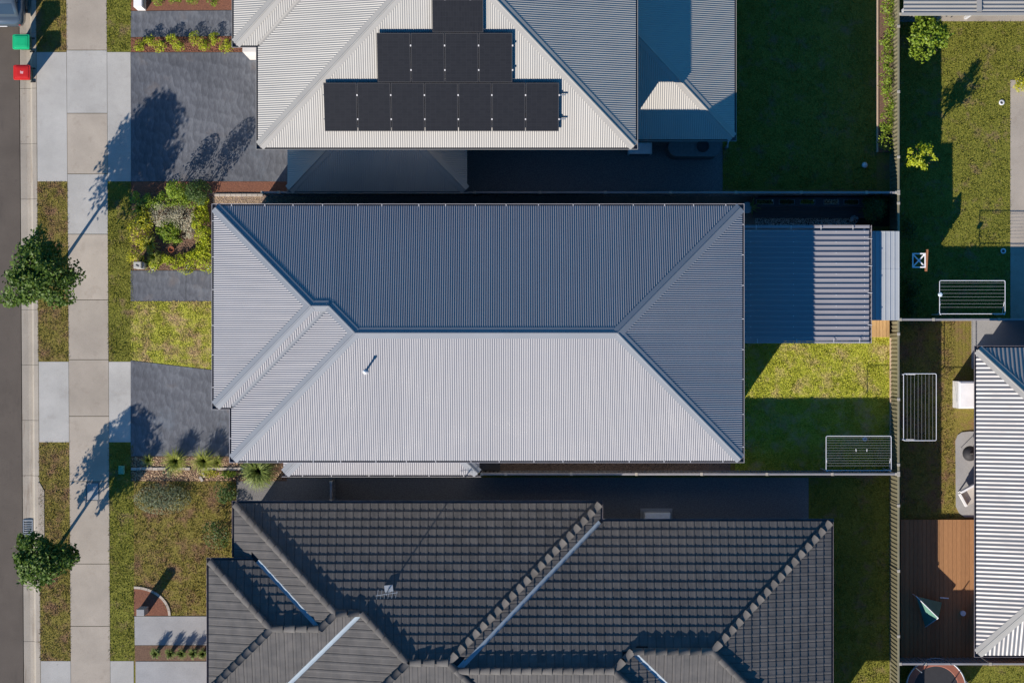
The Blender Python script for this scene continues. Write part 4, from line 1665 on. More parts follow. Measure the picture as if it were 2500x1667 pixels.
# ================================================================== fences
FX = 14.0
YTF = W(0, 470, 1.8).y
YBF = W(0, 1157, 1.8).y
fence('khaki sheet steel back fence behind the shed and clothes line', (FX, YTF - .04), (FX, YBF + .04), 'fence_khaki', railmat='fence_khaki', start=0.35)
fence('khaki sheet steel fence behind the long hedge, upper right', (FX, 19.0), (FX, YTF + .04), 'fence_khaki', railmat='fence_khaki', start=0.5)
fence('khaki sheet steel fence behind the tiled house, lower right', (FX, YBF - .04), (FX, -19.0), 'fence_khaki', railmat='fence_khaki', start=1.1)
xb0 = W(1176, 0, 1.8).x
off = (W(1235, 0, 1.8).x - xb0)
fence('grey steel side fence with pale post caps below the main roof', (xb0, YBF), (FX - .07, YBF), 'fence_grey', railmat='fence_grey', start=off)
fence('dark side fence between the main house and the solar panel house', (W(640, 0, 1.8).x, YTF), (FX - .07, YTF), 'fence_grey', railmat='fence_grey', start=0.6)
y78 = W(0, 780, 1.8).y
fence('pale topped fence between the two rear yards at the right edge', (FX + .07, y78), (26.0, y78), 'fence_grey', railmat='fence_grey', start=1.2)
y162 = W(0, 1620, 1.8).y
fence('pale topped fence above the trampoline in the lower right corner', (FX + .07, y162), (26.0, y162), 'fence_grey', railmat='fence_grey', start=0.9)
fence('short fence below the ribbed white roof in the upper right corner', (FX + .07, W(0, 35, 1.8).y), (W(2275, 0, 1.8).x, W(0, 35, 1.8).y), 'fence_grey', railmat='fence_grey')
fence('short dark gate fence across the side passage of the tiled house', (W(808, 0, 1.8).x, W(0, 1222, 1.8).y), (W(808, 0, 1.8).x, YBF - .3), 'fence_grey', railmat='fence_grey', group='steel boundary fences')

# ================================================================== house with the solar panels (above)
TZ = 5.2
th = thing('house', 'two storey house with beige corrugated roof carrying solar panels', 'house', W(1090, 150))
top = Roof([prect(633, -560, 1549, 357, TZ), prect(574, -430, 1400, 108, TZ)], TZ)
ylim = W(0, -130).y
metal_roof(top, th, 'roof_steel_neighbour', 'cap_neighbour', corr_profile(CP, 0.017, 6), CP, 10)
gutters(top, th, lipmat='cap_neighbour', brackets=0)
walls(top, th, 'render_wall')
t3 = Roof([prect(705, 190, 1137, 464, 2.6)], 2.6)
c3 = lambda X, Y: Y < W(0, 350, 2.6).y
metal_roof(t3, th, 'roof_steel_neighbour', 'cap_neighbour', corr_profile(CP, 0.017, 6), CP, 10, clip=c3)
gutters(t3, th, lipmat='cap_neighbour', brackets=0, clip=c3)
walls(t3, th, 'render_wall')
t4 = Roof([prect(1250, -320, 1790, 337, 2.6)], 2.6)
c4 = lambda X, Y: X > W(1500, 0, 3.5).x
metal_roof(t4, th, 'roof_steel_neighbour', 'cap_neighbour', corr_profile(CP, 0.017, 6), CP, 10, clip=c4)
gutters(t4, th, lipmat='cap_neighbour', brackets=0, clip=c4)
walls(t4, th, 'render_wall', inset=0.5)
MB().box(*W(592, 127, 2.4)[:2], 0.0, *W(627, 113, 2.4)[:2], 2.4).build('porch_pier', 'render_wall', th)
T1 = top.r[0]
for u, z in ((7.5, 3.5), (9.5, 3.5)):
    window(th, 'W', T1[0] + 0.42, u, z, 1.3, 1.2)
window(th, 'W', T1[0] + 0.42, 8.6, 0.05, 2.8, 2.2, 'plastic_white', 'garage_door')
for u in (-5.5, -1.0, 2.6):
    window(th, 'S', T1[1] + 0.42, u, 3.6, 1.2, 0.9)

PW, PHH = 1.134, 1.722
gm = MB().box(0.02, 0.02, 0.0, PW - 0.02, PHH - 0.02, 0.034).mesh('glass')
fm = MB()
fm.box(0, 0, 0, PW, 0.02, 0.036).box(0, PHH - 0.02, 0, PW, PHH, 0.036).box(0, 0.02, 0, 0.02, PHH - 0.02, 0.0358).box(PW - 0.02, 0.02, 0, PW, PHH - 0.02, 0.0358)
fm = fm.mesh('frame')
cm = MB().box(-0.022, -0.03, 0.0, 0.022, 0.03, 0.046).mesh('clamp')
ords = ['first', 'second', 'third', 'fourth', 'fifth', 'sixth', 'seventh', 'eighth', 'ninth', 'tenth']


def solar(x, y, label, land=False):
    zz = TZ + (y - T1[1]) * top.t + 0.13
    t = thing('solar_panel', label, 'solar panel', (x, y, zz), 'solar panels on the beige roof')
    PINV[t.name] = Matrix.Identity(4)
    t.rotation_euler = (math.atan(top.t), 0, 0)
    objs = [link('glass', gm, 'solar_glass', t), link('frame', fm, 'mat_black', t)]
    for cy in (0.25, 0.75):
        o = link('clamp', cm, 'bracket', t)
        o.location = (PW + 0.012, PHH * cy, 0)
        objs.append(o)
    if land:
        for o in objs:
            o.location = Matrix.Rotation(math.pi / 2, 3, 'Z') @ o.location + Vector((PHH, 0, 0))
            o.rotation_euler = (0, 0, math.pi / 2)
    return t


r1y = 7.275
for k in range(7):
    solar(-6.47 + k * 1.158, r1y, ords[k] + ' solar panel from the left in the lower row of seven')
r2y = r1y + PHH * math.cos(math.radians(22.5)) + 0.025
for k in range(4):
    solar(-4.60 + k * 1.158, r2y, ords[k] + ' solar panel from the left in the middle row of four')
r3y = r2y + PHH * math.cos(math.radians(22.5)) + 0.025
solar(-2.70, r3y, 'single sideways solar panel at the top edge of the picture', True)
# steel rails poking out beside the lower row
for q in (0.25, 0.75):
    yy = r1y + PHH * q * math.cos(math.radians(22.5))
    zz = TZ + (yy - T1[1]) * top.t + 0.07
    tag(MB().box(-6.5, yy - .02, zz, 1.86, yy + .02, zz + .045).build('panel_rail', 'galv'), 'grey mounting rail under the lower row of solar panels, ' + ('lower one' if q < .5 else 'upper one'), 'mounting rail')

# side passage things
ac = thing('air_conditioner', 'grey outdoor air conditioner beside the solar panel house', 'air conditioner', W(1561, 362))
a = pxrect(1534, 348, 1592, 376, 0.8)
MB().box(a[0], a[1], 0.05, a[2], a[3], 0.8, bev=.02).build('body', 'plastic_white', ac)
MB().lathe([(0.25, 0.0), (0.25, 0.015), (0.0, 0.016)], (0, 0, 0), 20)
m = MB()
for k in range(7):
    m.box(a[0] + .06, a[1] - .014, 0.15 + k * .085, a[2] - .06, a[1] - .003, 0.19 + k * .085)
m.build('grille', 'iron', ac)
wt = thing('water_tank', 'slim dark water tank with round opening under the neighbour\'s low eave', 'water tank', W(1695, 360))
a = pxrect(1632, 338, 1760, 382, 1.6)
r = (a[3] - a[1]) / 2
pts = [(a[2] - r + r * math.cos(q), a[1] + r + r * math.sin(q)) for q in np.linspace(-math.pi / 2, math.pi / 2, 12)]
pts += [(a[0] + r + r * math.cos(q), a[1] + r + r * math.sin(q)) for q in np.linspace(math.pi / 2, 3 * math.pi / 2, 12)]
MB().prism(pts, 0.05, 1.6).build('tank', 'iron', wt)
q = W(1716, 357, 1.62)
MB().lathe([(0.23, 0.0), (0.23, 0.03), (0.19, 0.03), (0.19, -0.0), (0.0, 0.004)], (q.x, q.y, 1.602), 24).build('inlet', 'mat_black', wt)
q = W(1776, 358, 0.9)
tp = thing('garden_tap', 'small pale tap on a post beside the water tank', 'tap', (q.x, q.y, 0))
MB().box(q.x - .04, q.y - .04, 0, q.x + .04, q.y + .04, .85).build('post', 'galv', tp)
MB().tube([(q.x, q.y, .86), (q.x + .02, q.y + .16, .9), (q.x + .05, q.y + .2, .86)], .03, 8).build('spout', 'galv', tp)

# ================================================================== tiled house (below)
QZ = 2.5
qh = thing('house', 'single storey house with dark grey tiled roof below the main house', 'house', W(1270, 1450))
q_roof = Roof([prect(636, 1230, 1464, 1962, QZ), prect(574, 1230, 1300, 1738, QZ), prect(512, 1369, 1050, 1683, QZ + .35, 0.35),
               prect(700, 1274, 1835, 1959, QZ), prect(1100, 1274, 2027, 1871, QZ)], QZ)
vy0, vy1 = W(0, 1700, QZ).y, W(0, 1100, QZ).y
tile_roof(q_roof, qh, (-15, W(0, 1730, QZ).y, 15, 0))
gutters(q_roof, qh, lipmat='gutter_dark', brackets=0)
walls(q_roof, qh, 'brick_wall')
# underlay sheet so that nothing shows between the tiles
for (x0, y0, x1, y1, b) in q_roof.r:
    m = MB()
    k = min(x1 - x0, y1 - y0) / 2
    z, zt = QZ + b - 0.05, QZ + b - 0.05 + k * q_roof.t
    wide = (x1 - x0) > (y1 - y0)
    r0, r1 = ((x0 + k, y0 + k), (x1 - k, y0 + k)) if wide else ((x0 + k, y0 + k), (x0 + k, y1 - k))
    m.v = [(x0, y0, z), (x1, y0, z), (x1, y1, z), (x0, y1, z), (*r0, zt), (*r1, zt)]
    m.f = [(0, 1, 5, 4), (1, 2, 5), (2, 3, 4, 5), (3, 0, 4)] if wide else [(0, 1, 4), (1, 2, 5, 4), (2, 3, 5), (3, 0, 4, 5)]
    m.build('underlay', 'mat_black', qh)
for u in (-2.0, 3.0, 8.0):
    window(qh, 'N', q_roof.r[0][3] - 0.42 if u < 2 else q_roof.r[3][3] - 0.42, u, 0.9, 1.4, 1.1)
# aerial on the tiles
zz = QZ + (q_roof.r[0][3] - W(0, 1437, 3.7).y) * q_roof.t
q = W(949, 1437, zz + .1)
an = thing('tv_aerial', 'tv aerial mast with a square pale base on the dark tiles', 'aerial', (q.x, q.y, zz))
MB().box(q.x - .15, q.y - .13, zz - .08, q.x + .15, q.y + .13, zz + .09, rot=.1).build('base', 'galv', an)
MB().tube([(q.x, q.y, zz), (q.x + .02, q.y, zz + 1.9)], .022, 8).build('mast', 'galv', an)
m = MB()
m.tube([(q.x - .35, q.y - .05, zz + 1.8), (q.x + .4, q.y + .06, zz + 1.8)], .010, 6)
for k in range(6):
    f = k / 5
    x = q.x - .3 + .65 * f
    m.tube([(x - .03, q.y - .18 + .05 * f, zz + 1.8), (x + .03, q.y + .16 - .04 * f, zz + 1.8)], .006, 5)
m.build('antenna', 'galv', an)
ac = thing('air_conditioner', 'pale outdoor air conditioner at the eave of the tiled house', 'air conditioner', W(1606, 1252))
a = pxrect(1574, 1252, 1637, 1276, 0.8)
MB().box(a[0], a[1], 0.05, a[2], a[3], 0.78, bev=.03).build('body', 'plastic_white', ac)
MB().box(a[0] - .12, a[1] - .05, 0.0, a[2] + .12, a[3] + .12, 0.05).build('pad', 'concrete_grey', ac)

# ================================================================== house at the right edge
RZ = 2.6
rh = thing('house', 'house with wide ribbed beige roof cut off by the right edge', 'house', W(2500, 1220))
rr = Roof([prect(2387, 852, 3250, 1596, RZ)], RZ, 23)
WP = 0.152
metal_roof(rr, rh, 'roof_steel_rear', 'cap_neighbour', corr_profile(WP, 0.032, 8), WP, 5)
gutters(rr, rh, lipmat='gutter_dark', brackets=0)
walls(rr, rh, 'brick_wall')
# ribbed roof at the top right corner
cpz = 2.5
cp = thing('carport', 'ribbed white roof with grey beam in the upper right corner', 'carport', W(2360, 0))
a = pxrect(2206, -320, 2760, 31, cpz)
m = MB()
us = []
k = 0
while a[1] + k * 0.145 < a[3]:
    for du, z in ((0, 0), (0.062, 0), (0.075, 0.028), (0.12, 0.028), (0.133, 0)):
        us.append((a[1] + k * 0.145 + du, z))
    k += 1
for y, z in us:
    m.v += [(a[0], y, cpz + z), (a[2], y, cpz + z)]
m.f = [(2 * i, 2 * i + 1, 2 * i + 3, 2 * i + 2) for i in range(len(us) - 1)]
m.build('roof_sheet', 'roof_steel_neighbour', cp)
MB().box(a[0] - .05, a[1] - .1, cpz - .15, a[2], a[1] - .004, cpz + .03).build('gutter', 'cap_neighbour', cp)
bx = W(2390, 0, cpz).x
MB().box(bx - .09, a[1] + .02, cpz + .031, bx + .09, a[3], cpz + .075).build('flashing', 'cap_neighbour', cp)
for x in (a[0] + .1, bx, a[2] - .2):
    MB().box(x - .05, a[1] + .1, 0, x + .05, a[1] + .2, cpz - .16).build('post', 'white_metal', cp)

# ================================================================== trees, shrubs, grass
street_tree('round leafy street tree on the verge beside the garden bed', 134, 668, 1.25, 2.55, 1.45, 3, n=9500, clumps=58)
street_tree('smaller leafy street tree beside the storm drain grate', 130, 1352, 1.02, 2.05, 1.2, 8, n=7000, clumps=52)

BG = 'border plants of the front garden bed'
hedge('border_shrubs', 'lime leaved border shrubs against the front wall of the house', 'shrub', [(497, 490), (498, 560), (497, 650)], 0.66, 0.44, 'leaf_lime', 2600, 0.066, group=BG)
hedge('border_shrubs', 'yellow green border shrubs along the dark front path', 'shrub', [(356, 637), (420, 636), (492, 637)], 0.60, 0.34, 'leaf_lime', 2400, 0.058, group=BG)
hedge('border_shrubs', 'mixed green shrubs along the top of the front garden bed', 'shrub', [(335, 489), (420, 489), (490, 484)], 0.48, 0.55, 'leaf_green', 2600, 0.066, group=BG)
hedge('border_shrubs', 'yellowish shrubs along the street side of the front garden bed', 'shrub', [(338, 515), (352, 575), (346, 632)], 0.72, 0.5, 'leaf_yellow', 2200, 0.06, group=BG)
shrub('silver_shrub', 'silvery grey twiggy shrub in the front garden bed, left mass', 'shrub', 398, 522, 0.46, 0.55, 'leaf_silver', 1700, 0.045, clumps=26, aspect=0.3)
shrub('silver_shrub', 'silvery grey twiggy shrub in the front garden bed, right mass', 'shrub', 448, 527, 0.48, 0.50, 'leaf_silver', 1600, 0.045, clumps=26, aspect=0.3)
shrub('silver_shrub', 'low pale dry shrub between the green plants and lime border', 'shrub', 462, 562, 0.30, 0.30, 'leaf_silver', 800, 0.042, clumps=16, aspect=0.3)
shrub('green_plant', 'bright green fleshy leaved plant in the middle of the front bed', 'plant', 413, 563, 0.42, 0.40, 'leaf_green', 900, 0.095, clumps=16, aspect=0.38)
shrub('green_plant', 'second bright green plant above the terracotta pot', 'plant', 432, 578, 0.30, 0.30, 'leaf_green', 500, 0.09, clumps=10, aspect=0.38)
shrub('conical_shrub', 'tall narrow green shrub at the top edge of the front bed', 'shrub', 492, 474, 0.42, 1.75, 'leaf_dark', 1500, 0.08, clumps=26)
shrub('conical_shrub', 'tall loose shrub on the boundary beside the upper driveway', 'shrub', 436, 466, 0.36, 1.3, 'leaf_green', 1000, 0.075, clumps=20)
for k, (x, y, R, lb) in enumerate(((352, 545, .34, 'strappy yellow green plant beside the silvery shrubs'), (368, 596, .36, 'strappy plant casting a long shadow on the mulch'), (344, 510, .30, 'strappy plant at the street corner of the front bed'), (378, 628, .3, 'thin strappy plant beside the letterbox'))):
    tussock('strap_plant', lb, x, y, R, 0.5, 'blade_lime', 70, 0.012, 0.75, 'strap plants of the front bed', cat='strap plant')
q = W(418, 609, 0.2)
tp = thing('terracotta_pot', 'small terracotta pot on the shaded mulch of the front bed', 'pot', (q.x, q.y, 0))
MB().lathe([(0.075, 0.0), (0.10, 0.2), (0.112, 0.2), (0.112, 0.235), (0.095, 0.235), (0.088, 0.17), (0.0, 0.16)], (q.x, q.y, 0.012), 20).build('pot', 'terracotta', tp, True)
MB().lathe([(0.0, 0.165), (0.085, 0.172)], (q.x, q.y, 0.012), 16).build('soil', 'mulch_red', tp)
for k, (x, y) in enumerate(((460, 652.5), (508, 652), (373, 655))):
    q = W(x, y, 0.03)
    m = MB()
    m.tube([(q.x + .07 * math.cos(a_), q.y + .06 * math.sin(a_), 0.03) for a_ in np.linspace(0.3, 5.2, 14)], 0.012, 6)
    m.tube([(q.x + .06, q.y + .03, .03), (q.x + .15, q.y - .05, .04)], 0.010, 6)
    tag(m.build('hose_loop', 'plastic_white'), ['white loop of hose at the path edge, middle one', 'white loop of hose at the path edge beside the house wall', 'white loop of hose at the path edge nearest the street'][k], 'hose', 'white hose loops at the path edge')

# letterboxes
lx = thing('letterbox', 'pale concrete letterbox at the corner of the front garden bed', 'letterbox', W(338, 648))
a = pxrect(326, 639, 344, 655, 1.0)
MB().box(a[0], a[1], 0, a[2], a[3], 1.0, bev=.01).build('pillar', 'concrete_pale', lx)
MB().box(a[2] + .002, a[1] + .03, 0, a[2] + .055, a[3] - .02, 0.7).build('side_panel', 'concrete_grey', lx)
MB().box(a[0] + .08, a[1] + .08, 1.001, a[0] + .2, a[1] + .12, 1.012, rot=-.5).build('number_plate', 'mat_black', lx)
lx = thing('letterbox', 'grey pillar letterbox in the quarter round bed of the tiled house', 'letterbox', W(342, 1494))
a = pxrect(333, 1487, 352, 1503, 1.0)
MB().box(a[0], a[1], 0, a[2], a[3], 0.98, bev=.01).build('pillar', 'concrete_grey', lx)
MB().box(a[0] + .06, a[1] - .012, .6, a[2] - .06, a[1] - .003, .68).build('slot', 'mat_black', lx)
lx = thing('letterbox', 'white letterbox pillar at the top edge beside the upper path', 'letterbox', W(336, 5))
a = pxrect(326, -8, 346, 17, 1.0)
MB().box(a[0], a[1], 0, a[2], a[3], 1.0, bev=.01).build('pillar', 'white_paint', lx)
MB().box(a[2] + .001, a[1] + .05, .3, a[2] + .03, a[3] - .05, .8).build('door', 'galv', lx)
# quarter-round bed
qc = W(327, 1502)
R0 = L(84)
m = MB()
arc = [(qc.x + R0 * math.cos(t), qc.y + R0 * math.sin(t) * .78) for t in np.linspace(0, math.pi / 2, 16)]
m.prism([(qc.x, qc.y)] + arc, -0.02, 0.014)
m.build('garden_bed', 'mulch_red', kind='structure')
ed = thing('bed_edging', 'curved pale edging of the quarter round bed by the letterbox', 'edging', qc)
ts = np.linspace(0, math.pi / 2, 9)
for t0, t1 in zip(ts[:-1], ts[1:]):
    P = []
    for t in (t0 + .004, (t0 + t1) / 2, t1 - .004):
        P.append((qc.x + R0 * math.cos(t), qc.y + R0 * .78 * math.sin(t)))
    for t in (t1 - .004, (t0 + t1) / 2, t0 + .004):
        P.append((qc.x + (R0 + .09) * math.cos(t), qc.y + (R0 * .78 + .09) * math.sin(t)))
    MB().prism(P, -0.02, 0.05).build('block', 'paver', ed)

# lower front bed: tussocks, paver edging
TG = 'grass tussocks beside the dark driveway'
tussock('grass_tussock', 'large bright green grass tussock beside the driveway', 431, 1124, .52, .58, 'blade_lime', 260, .008, .74, TG)
tussock('grass_tussock', 'large straw yellow grass tussock beside the driveway', 500, 1124, .52, .58, 'blade_lime', 250, .008, .74, TG)
tussock('grass_tussock', 'small pale tussock touching the straw yellow one', 531, 1127, .30, .4, 'blade_lime', 110, .008, .72, TG)
tussock('grass_tussock', 'small sparse tussock nearest the street in the lower bed', 364, 1122, .26, .4, 'blade_lime', 70, .008, .72, TG)
tussock('grass_tussock', 'big weeping dark green tussock tucked under the low roof corner', 634, 1148, .72, .8, 'blade_green', 560, .011, .85, TG)
shrub('grey_plant', 'small grey green plant below the paver edging', 'plant', 411, 1152, 0.17, 0.25, 'leaf_greygreen', 260, 0.05, clumps=8)
shrub('ground_cover', 'low bright green ground cover below the paver edging', 'plant', 560, 1157, 0.34, 0.14, 'leaf_green', 500, 0.05, clumps=12, ry=.13)
shrub('ground_cover', 'low yellow dry ground cover below the straw yellow tussock', 'plant', 512, 1156, 0.32, 0.12, 'leaf_yellow', 350, 0.045, clumps=12, ry=.14)
pe = thing('paver_edging', 'row of pale pavers edging the lower garden bed', 'edging', W(465, 1144))
x = 320.0
pm = None
while x < 594:
    a = pxrect(x, 1140.5, x + 12.6, 1147.2, 0.06)
    if not (452 < x < 484):
        if pm is None:
            pm = MB().box(0, 0, -0.03, a[2] - a[0], a[3] - a[1], 0.06, bev=.006).mesh('paver')
        o = link('paver', pm, 'paver', pe)
        o.location = (a[0], a[1] + random.uniform(-.008, .008), random.uniform(-.006, .004))
        o.rotation_euler = (0, 0, random.uniform(-.02, .02))
    x += 13.1
for k in range(2):
    q = W(491 - k * 6, 1155 + k * 10, .06)
    o = link('paver', pm, 'paver', pe)
    o.location = (q.x, q.y, 0)
    o.rotation_euler = (0, 0, -1.05)
te = thing('paver_edging', 'row of pale pavers edging the tan pebbles beside the fence', 'edging', W(575, 478))
x = 524.0
while x < 640:
    a = pxrect(x, 473.5, x + 12.6, 479.8, 0.06)
    o = link('paver', pm, 'paver', te)
    o.location = (a[0], a[1], random.uniform(-.006, .004))
    x += 13.1

pebbles('bark_chips', 'brown bark chips over the lower front bed', [[(322, 1115), (690, 1115), (690, 1140), (322, 1140)], [(322, 1148), (690, 1148), (690, 1172), (322, 1172)]], 520, 0.026, 'chip_tan', 0.008, .35, 'bark chips', 1.9)
pebbles('bark_chips', 'brown bark chips over the front garden bed', [[(322, 474), (519, 474), (519, 659), (322, 659)]], 420, 0.024, 'chip_brown', 0.008, .4, 'bark chips', 1.9)
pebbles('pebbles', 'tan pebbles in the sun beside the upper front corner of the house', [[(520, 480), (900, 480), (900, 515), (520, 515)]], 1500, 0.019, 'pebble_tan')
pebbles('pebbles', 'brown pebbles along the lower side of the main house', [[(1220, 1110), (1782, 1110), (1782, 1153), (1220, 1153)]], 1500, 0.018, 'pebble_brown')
pebbles('bark_chips', 'red bark chips around the row of round shrubs', [[(321, 92), (598, 90), (598, 127), (321, 127)]], 420, 0.024, 'mulch_red', 0.008, .4, 'bark chips', 1.9)
# shade beside the low roof, painted in as a dark flat slab
tag(MB().box(W(1172, 0).x, W(0, 1153).y, .0, W(1221, 0).x, W(0, 1105).y, 0.05).build('shade_pad', 'planter_dark'), 'dark pad painted in for the shade beside the end of the low roof', 'pad')

# grass
grass('dry green lawn in front of the main house', [LAWN_FRONT], 1500, 'lawn_front', 0.055, 0.012)
grass('green lawn behind the main house, half in shade', [LAWN_BACK], 1300, 'lawn_back', 0.05, 0.012, holes=[[(2129, 770), (2176, 770), (2176, 825), (2129, 825)]])
grass('grass on the verge between kerb and footpath', [[(88, -30), (163, -30), (174, 1700), (98, 1700)]], 1000, 'lawn_dry', 0.05, 0.013, holes=cross_holes)
grass('grass strip between the footpath and the front gardens', [[(259.5, -30), (320.5, -30), (328, 1700), (267, 1700)]], 1000, 'lawn_plain', 0.05, 0.013, holes=cross_holes)
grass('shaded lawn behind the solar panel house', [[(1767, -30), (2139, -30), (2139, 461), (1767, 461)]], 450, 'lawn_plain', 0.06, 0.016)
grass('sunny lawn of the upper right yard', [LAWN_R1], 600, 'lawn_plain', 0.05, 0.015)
grass('patchy lawn strip of the lower right yard', [[(2200, 784), (2330, 784), (2330, 1264), (2200, 1264)]], 600, 'lawn_dry', 0.05, 0.015)
grass('grass around the trampoline', [[(2200, 1627), (2520, 1627), (2520, 1700), (2200, 1700)]], 500, 'lawn_plain', 0.05, 0.015)
grass('dry front lawn of the tiled house', [LAWN_BL], 800, 'lawn_dry', 0.055, 0.014, holes=[[(326, 1436), (360, 1440), (395, 1465), (414, 1503), (326, 1503)]])
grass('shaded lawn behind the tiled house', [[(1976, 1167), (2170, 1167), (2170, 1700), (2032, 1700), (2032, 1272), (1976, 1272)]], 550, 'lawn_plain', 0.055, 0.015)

# round lime shrubs by the upper driveway
rs = [(341, 114), (368, 101), (390, 112), (421, 97), (440, 114), (480, 97), (500, 114), (526, 97), (554, 116)]
for k, (x, y) in enumerate(rs):
    shrub('round_shrub', ords[k] + ' small round lime shrub from the footpath in the red bark bed', 'shrub', x, y, 0.20 + 0.03 * ((k * 7) % 3), 0.38, 'leaf_lime', 420, 0.05, 'round lime shrubs in the red bark bed', 12)
for k, x in enumerate((388, 430, 470, 520)):
    shrub('round_shrub', ords[k] + ' small shrub from the left in the bed at the top edge', 'shrub', x, 1 + 3 * (k % 2), 0.22, 0.35, 'leaf_green', 350, 0.05, 'shrubs in the bed at the top edge', 10)
# tiled house garden
shrub('silver_ground_cover', 'broad low silver green ground cover on the tiled house lawn', 'plant', 398, 1217, 0.95, 0.35, 'leaf_greygreen', 3400, 0.05, clumps=60, ry=.5)
shrub('bush', 'dark bush in the shaded corner beside the tiled house', 'bush', 556, 1196, 0.42, 0.9, 'leaf_dark', 1100, 0.07, clumps=18)
shrub('bush', 'loose dark shrub against the front of the tiled house', 'bush', 535, 1300, 0.50, 0.9, 'leaf_dark', 900, 0.07, clumps=18)
for k, x in enumerate((382, 418, 446, 474, 498)):
    tussock('grass_tussock', ords[k] + ' dark strappy tussock from the left below the pale path', x, 1592, .22, .42, 'blade_green', 110, .011, .75, 'tussocks below the pale path')
# hedge and trees on the right
hedge('hedge', 'long leafy hedge along the back fence in the upper right', 'hedge', [(2163, -60), (2163, 150), (2163, 362)], 0.50, 0.95, 'leaf_green', 1300, 0.07, z0=.12)
rb = thing('raised_bed', 'timber edged raised bed under the long hedge', 'raised bed', W(2160, 180))
a = pxrect(2140, -200, 2176, 372, .12)
MB().box(a[0], a[1], -0.02, a[0] + .06, a[3], 0.16).build('edging', 'timber_pale', rb)
MB().box(a[0] + .06, a[1], -0.02, a[2] - .02, a[3], 0.12).build('soil', 'mulch_brown', rb)
street_tree('leafy young tree below the ribbed white roof in the upper right yard', 2250, 100, 0.80, 1.5, 0.75, 21, n=2400, leaf=0.12, mat='leaf_green', trunk=.03, name='garden_tree', clumps=26)
street_tree('small yellow green tree beside the fence in the upper right yard', 2230, 392, 0.50, 1.55, 0.75, 23, n=1300, leaf=0.10, mat='leaf_lime', trunk=.025, name='garden_tree', clumps=18)
shrub('bush', 'yellow flowering bush on the path at the right edge', 'bush', 2494, 212, 0.34, 0.7, 'leaf_yellow', 600, 0.07, clumps=12)
for k, (x, y, r_) in enumerate(((2222, 700, .35), (2215, 745, .3), (2214, 560, .34))):
    shrub('bush', ['dark shrub below the small X braced table in the fence shade', 'dark shrub in the corner where the rear fences meet', 'dark shrub above the small X braced table in the fence shade'][k], 'bush', x, y, r_, 0.5, 'leaf_dark', 500, 0.07, clumps=10)

# ================================================================== street things


def wheelie(label, px, py, lid, mark=None):
    hh = 0.98
    b = W(px, py, hh)
    t = thing('wheelie_bin', label, 'bin', (b.x, b.y, -0.12), 'wheelie bins at the kerb')
    x0, x1, y0, y1 = b.x - .30, b.x + .30, b.y - .26, b.y + .26
    zb = -0.125
    m = MB()
    rings = []
    for z, s in ((zb, .70), (zb + .06, .74), (zb + .5, .86), (zb + .93, .97), (zb + .95, 1.0), (zb + .99, 1.0)):
        w, d = .28 * s, .25 * s
        ring = []
        for cx, cy, st in ((1, 1, 0), (-1, 1, 90), (-1, -1, 180), (1, -1, 270)):
            for q in range(4):
                an_ = math.radians(st + q * 30)
                ring.append((b.x + cx * (w - .05) + .05 * math.cos(an_), b.y + cy * (d - .05) + .05 * math.sin(an_), z))
        rings.append(ring)
    m.loft(rings)
    m.build('body', 'bin_green_body', t, False)
    m = MB()
    rings = []
    for z, s in ((zb + .985, 1.0), (zb + 1.03, 1.0), (zb + 1.055, .95), (zb + 1.055, .82), (zb + 1.075, .78), (zb + 1.085, .5)):
        w, d = .315 * s, .275 * s
        ring = []
        for cx, cy, st in ((1, 1, 0), (-1, 1, 90), (-1, -1, 180), (1, -1, 270)):
            for q in range(4):
                an_ = math.radians(st + q * 30)
                c_ = .06 * s
                ring.append((b.x + cx * (w - c_) + c_ * math.cos(an_), b.y + cy * (d - c_) + c_ * math.sin(an_), z))
        rings.append(ring)
    m.loft(rings)
    ld = subparent(m.build('lid', lid, t))
    MB().tube([(b.x + .33, b.y - .2, zb + .99), (b.x + .36, b.y - .2, zb + .98), (b.x + .36, b.y + .2, zb + .98), (b.x + .33, b.y + .2, zb + .99)], .016, 8).build('handle', 'bin_green_body', t)
    for s in (-1, 1):
        MB().tube([(b.x + .22, b.y + s * .22, zb + .1), (b.x + .22, b.y + s * .27, zb + .1)], .10, 16).build('wheel', 'rubber', t)
    if mark:
        MB().prism([(b.x - .06, b.y - .05), (b.x + .05, b.y - .06), (b.x + .06, b.y + .04), (b.x + .01, b.y + .02), (b.x - .05, b.y + .06)], zb + 1.08, zb + 1.0875).build('emblem', mark, ld)
    return t


wheelie('wheelie bin with green lid standing in the gutter', 50.5, 102, 'bin_green')
wheelie('wheelie bin with red lid and faded pale emblem in the gutter', 52.5, 176.5, 'bin_red', 'bin_mark')

# parked car, only its rear corner inside the picture
ct = thing('parked_car', 'dark blue grey parked car cut off by the upper left corner', 'car', W(-6, -60))
cx, yr, zr = W(-4, 0, .8).x, W(0, 62, .8).y, -0.125


def carring(y, w, zlo, zhi, rd, k=1.0):
    ring = []
    for (sx, sz, st) in ((1, 0, 270), (1, 1, 0), (-1, 1, 90), (-1, 0, 180)):
        for q in range(4):
            an_ = math.radians(st + q * 30)
            c_ = rd if sz else rd * .6
            ring.append((cx + sx * (w - c_) + c_ * math.cos(an_), y, (zhi - c_ if sz else zlo + c_) + c_ * math.sin(an_)))
    return ring


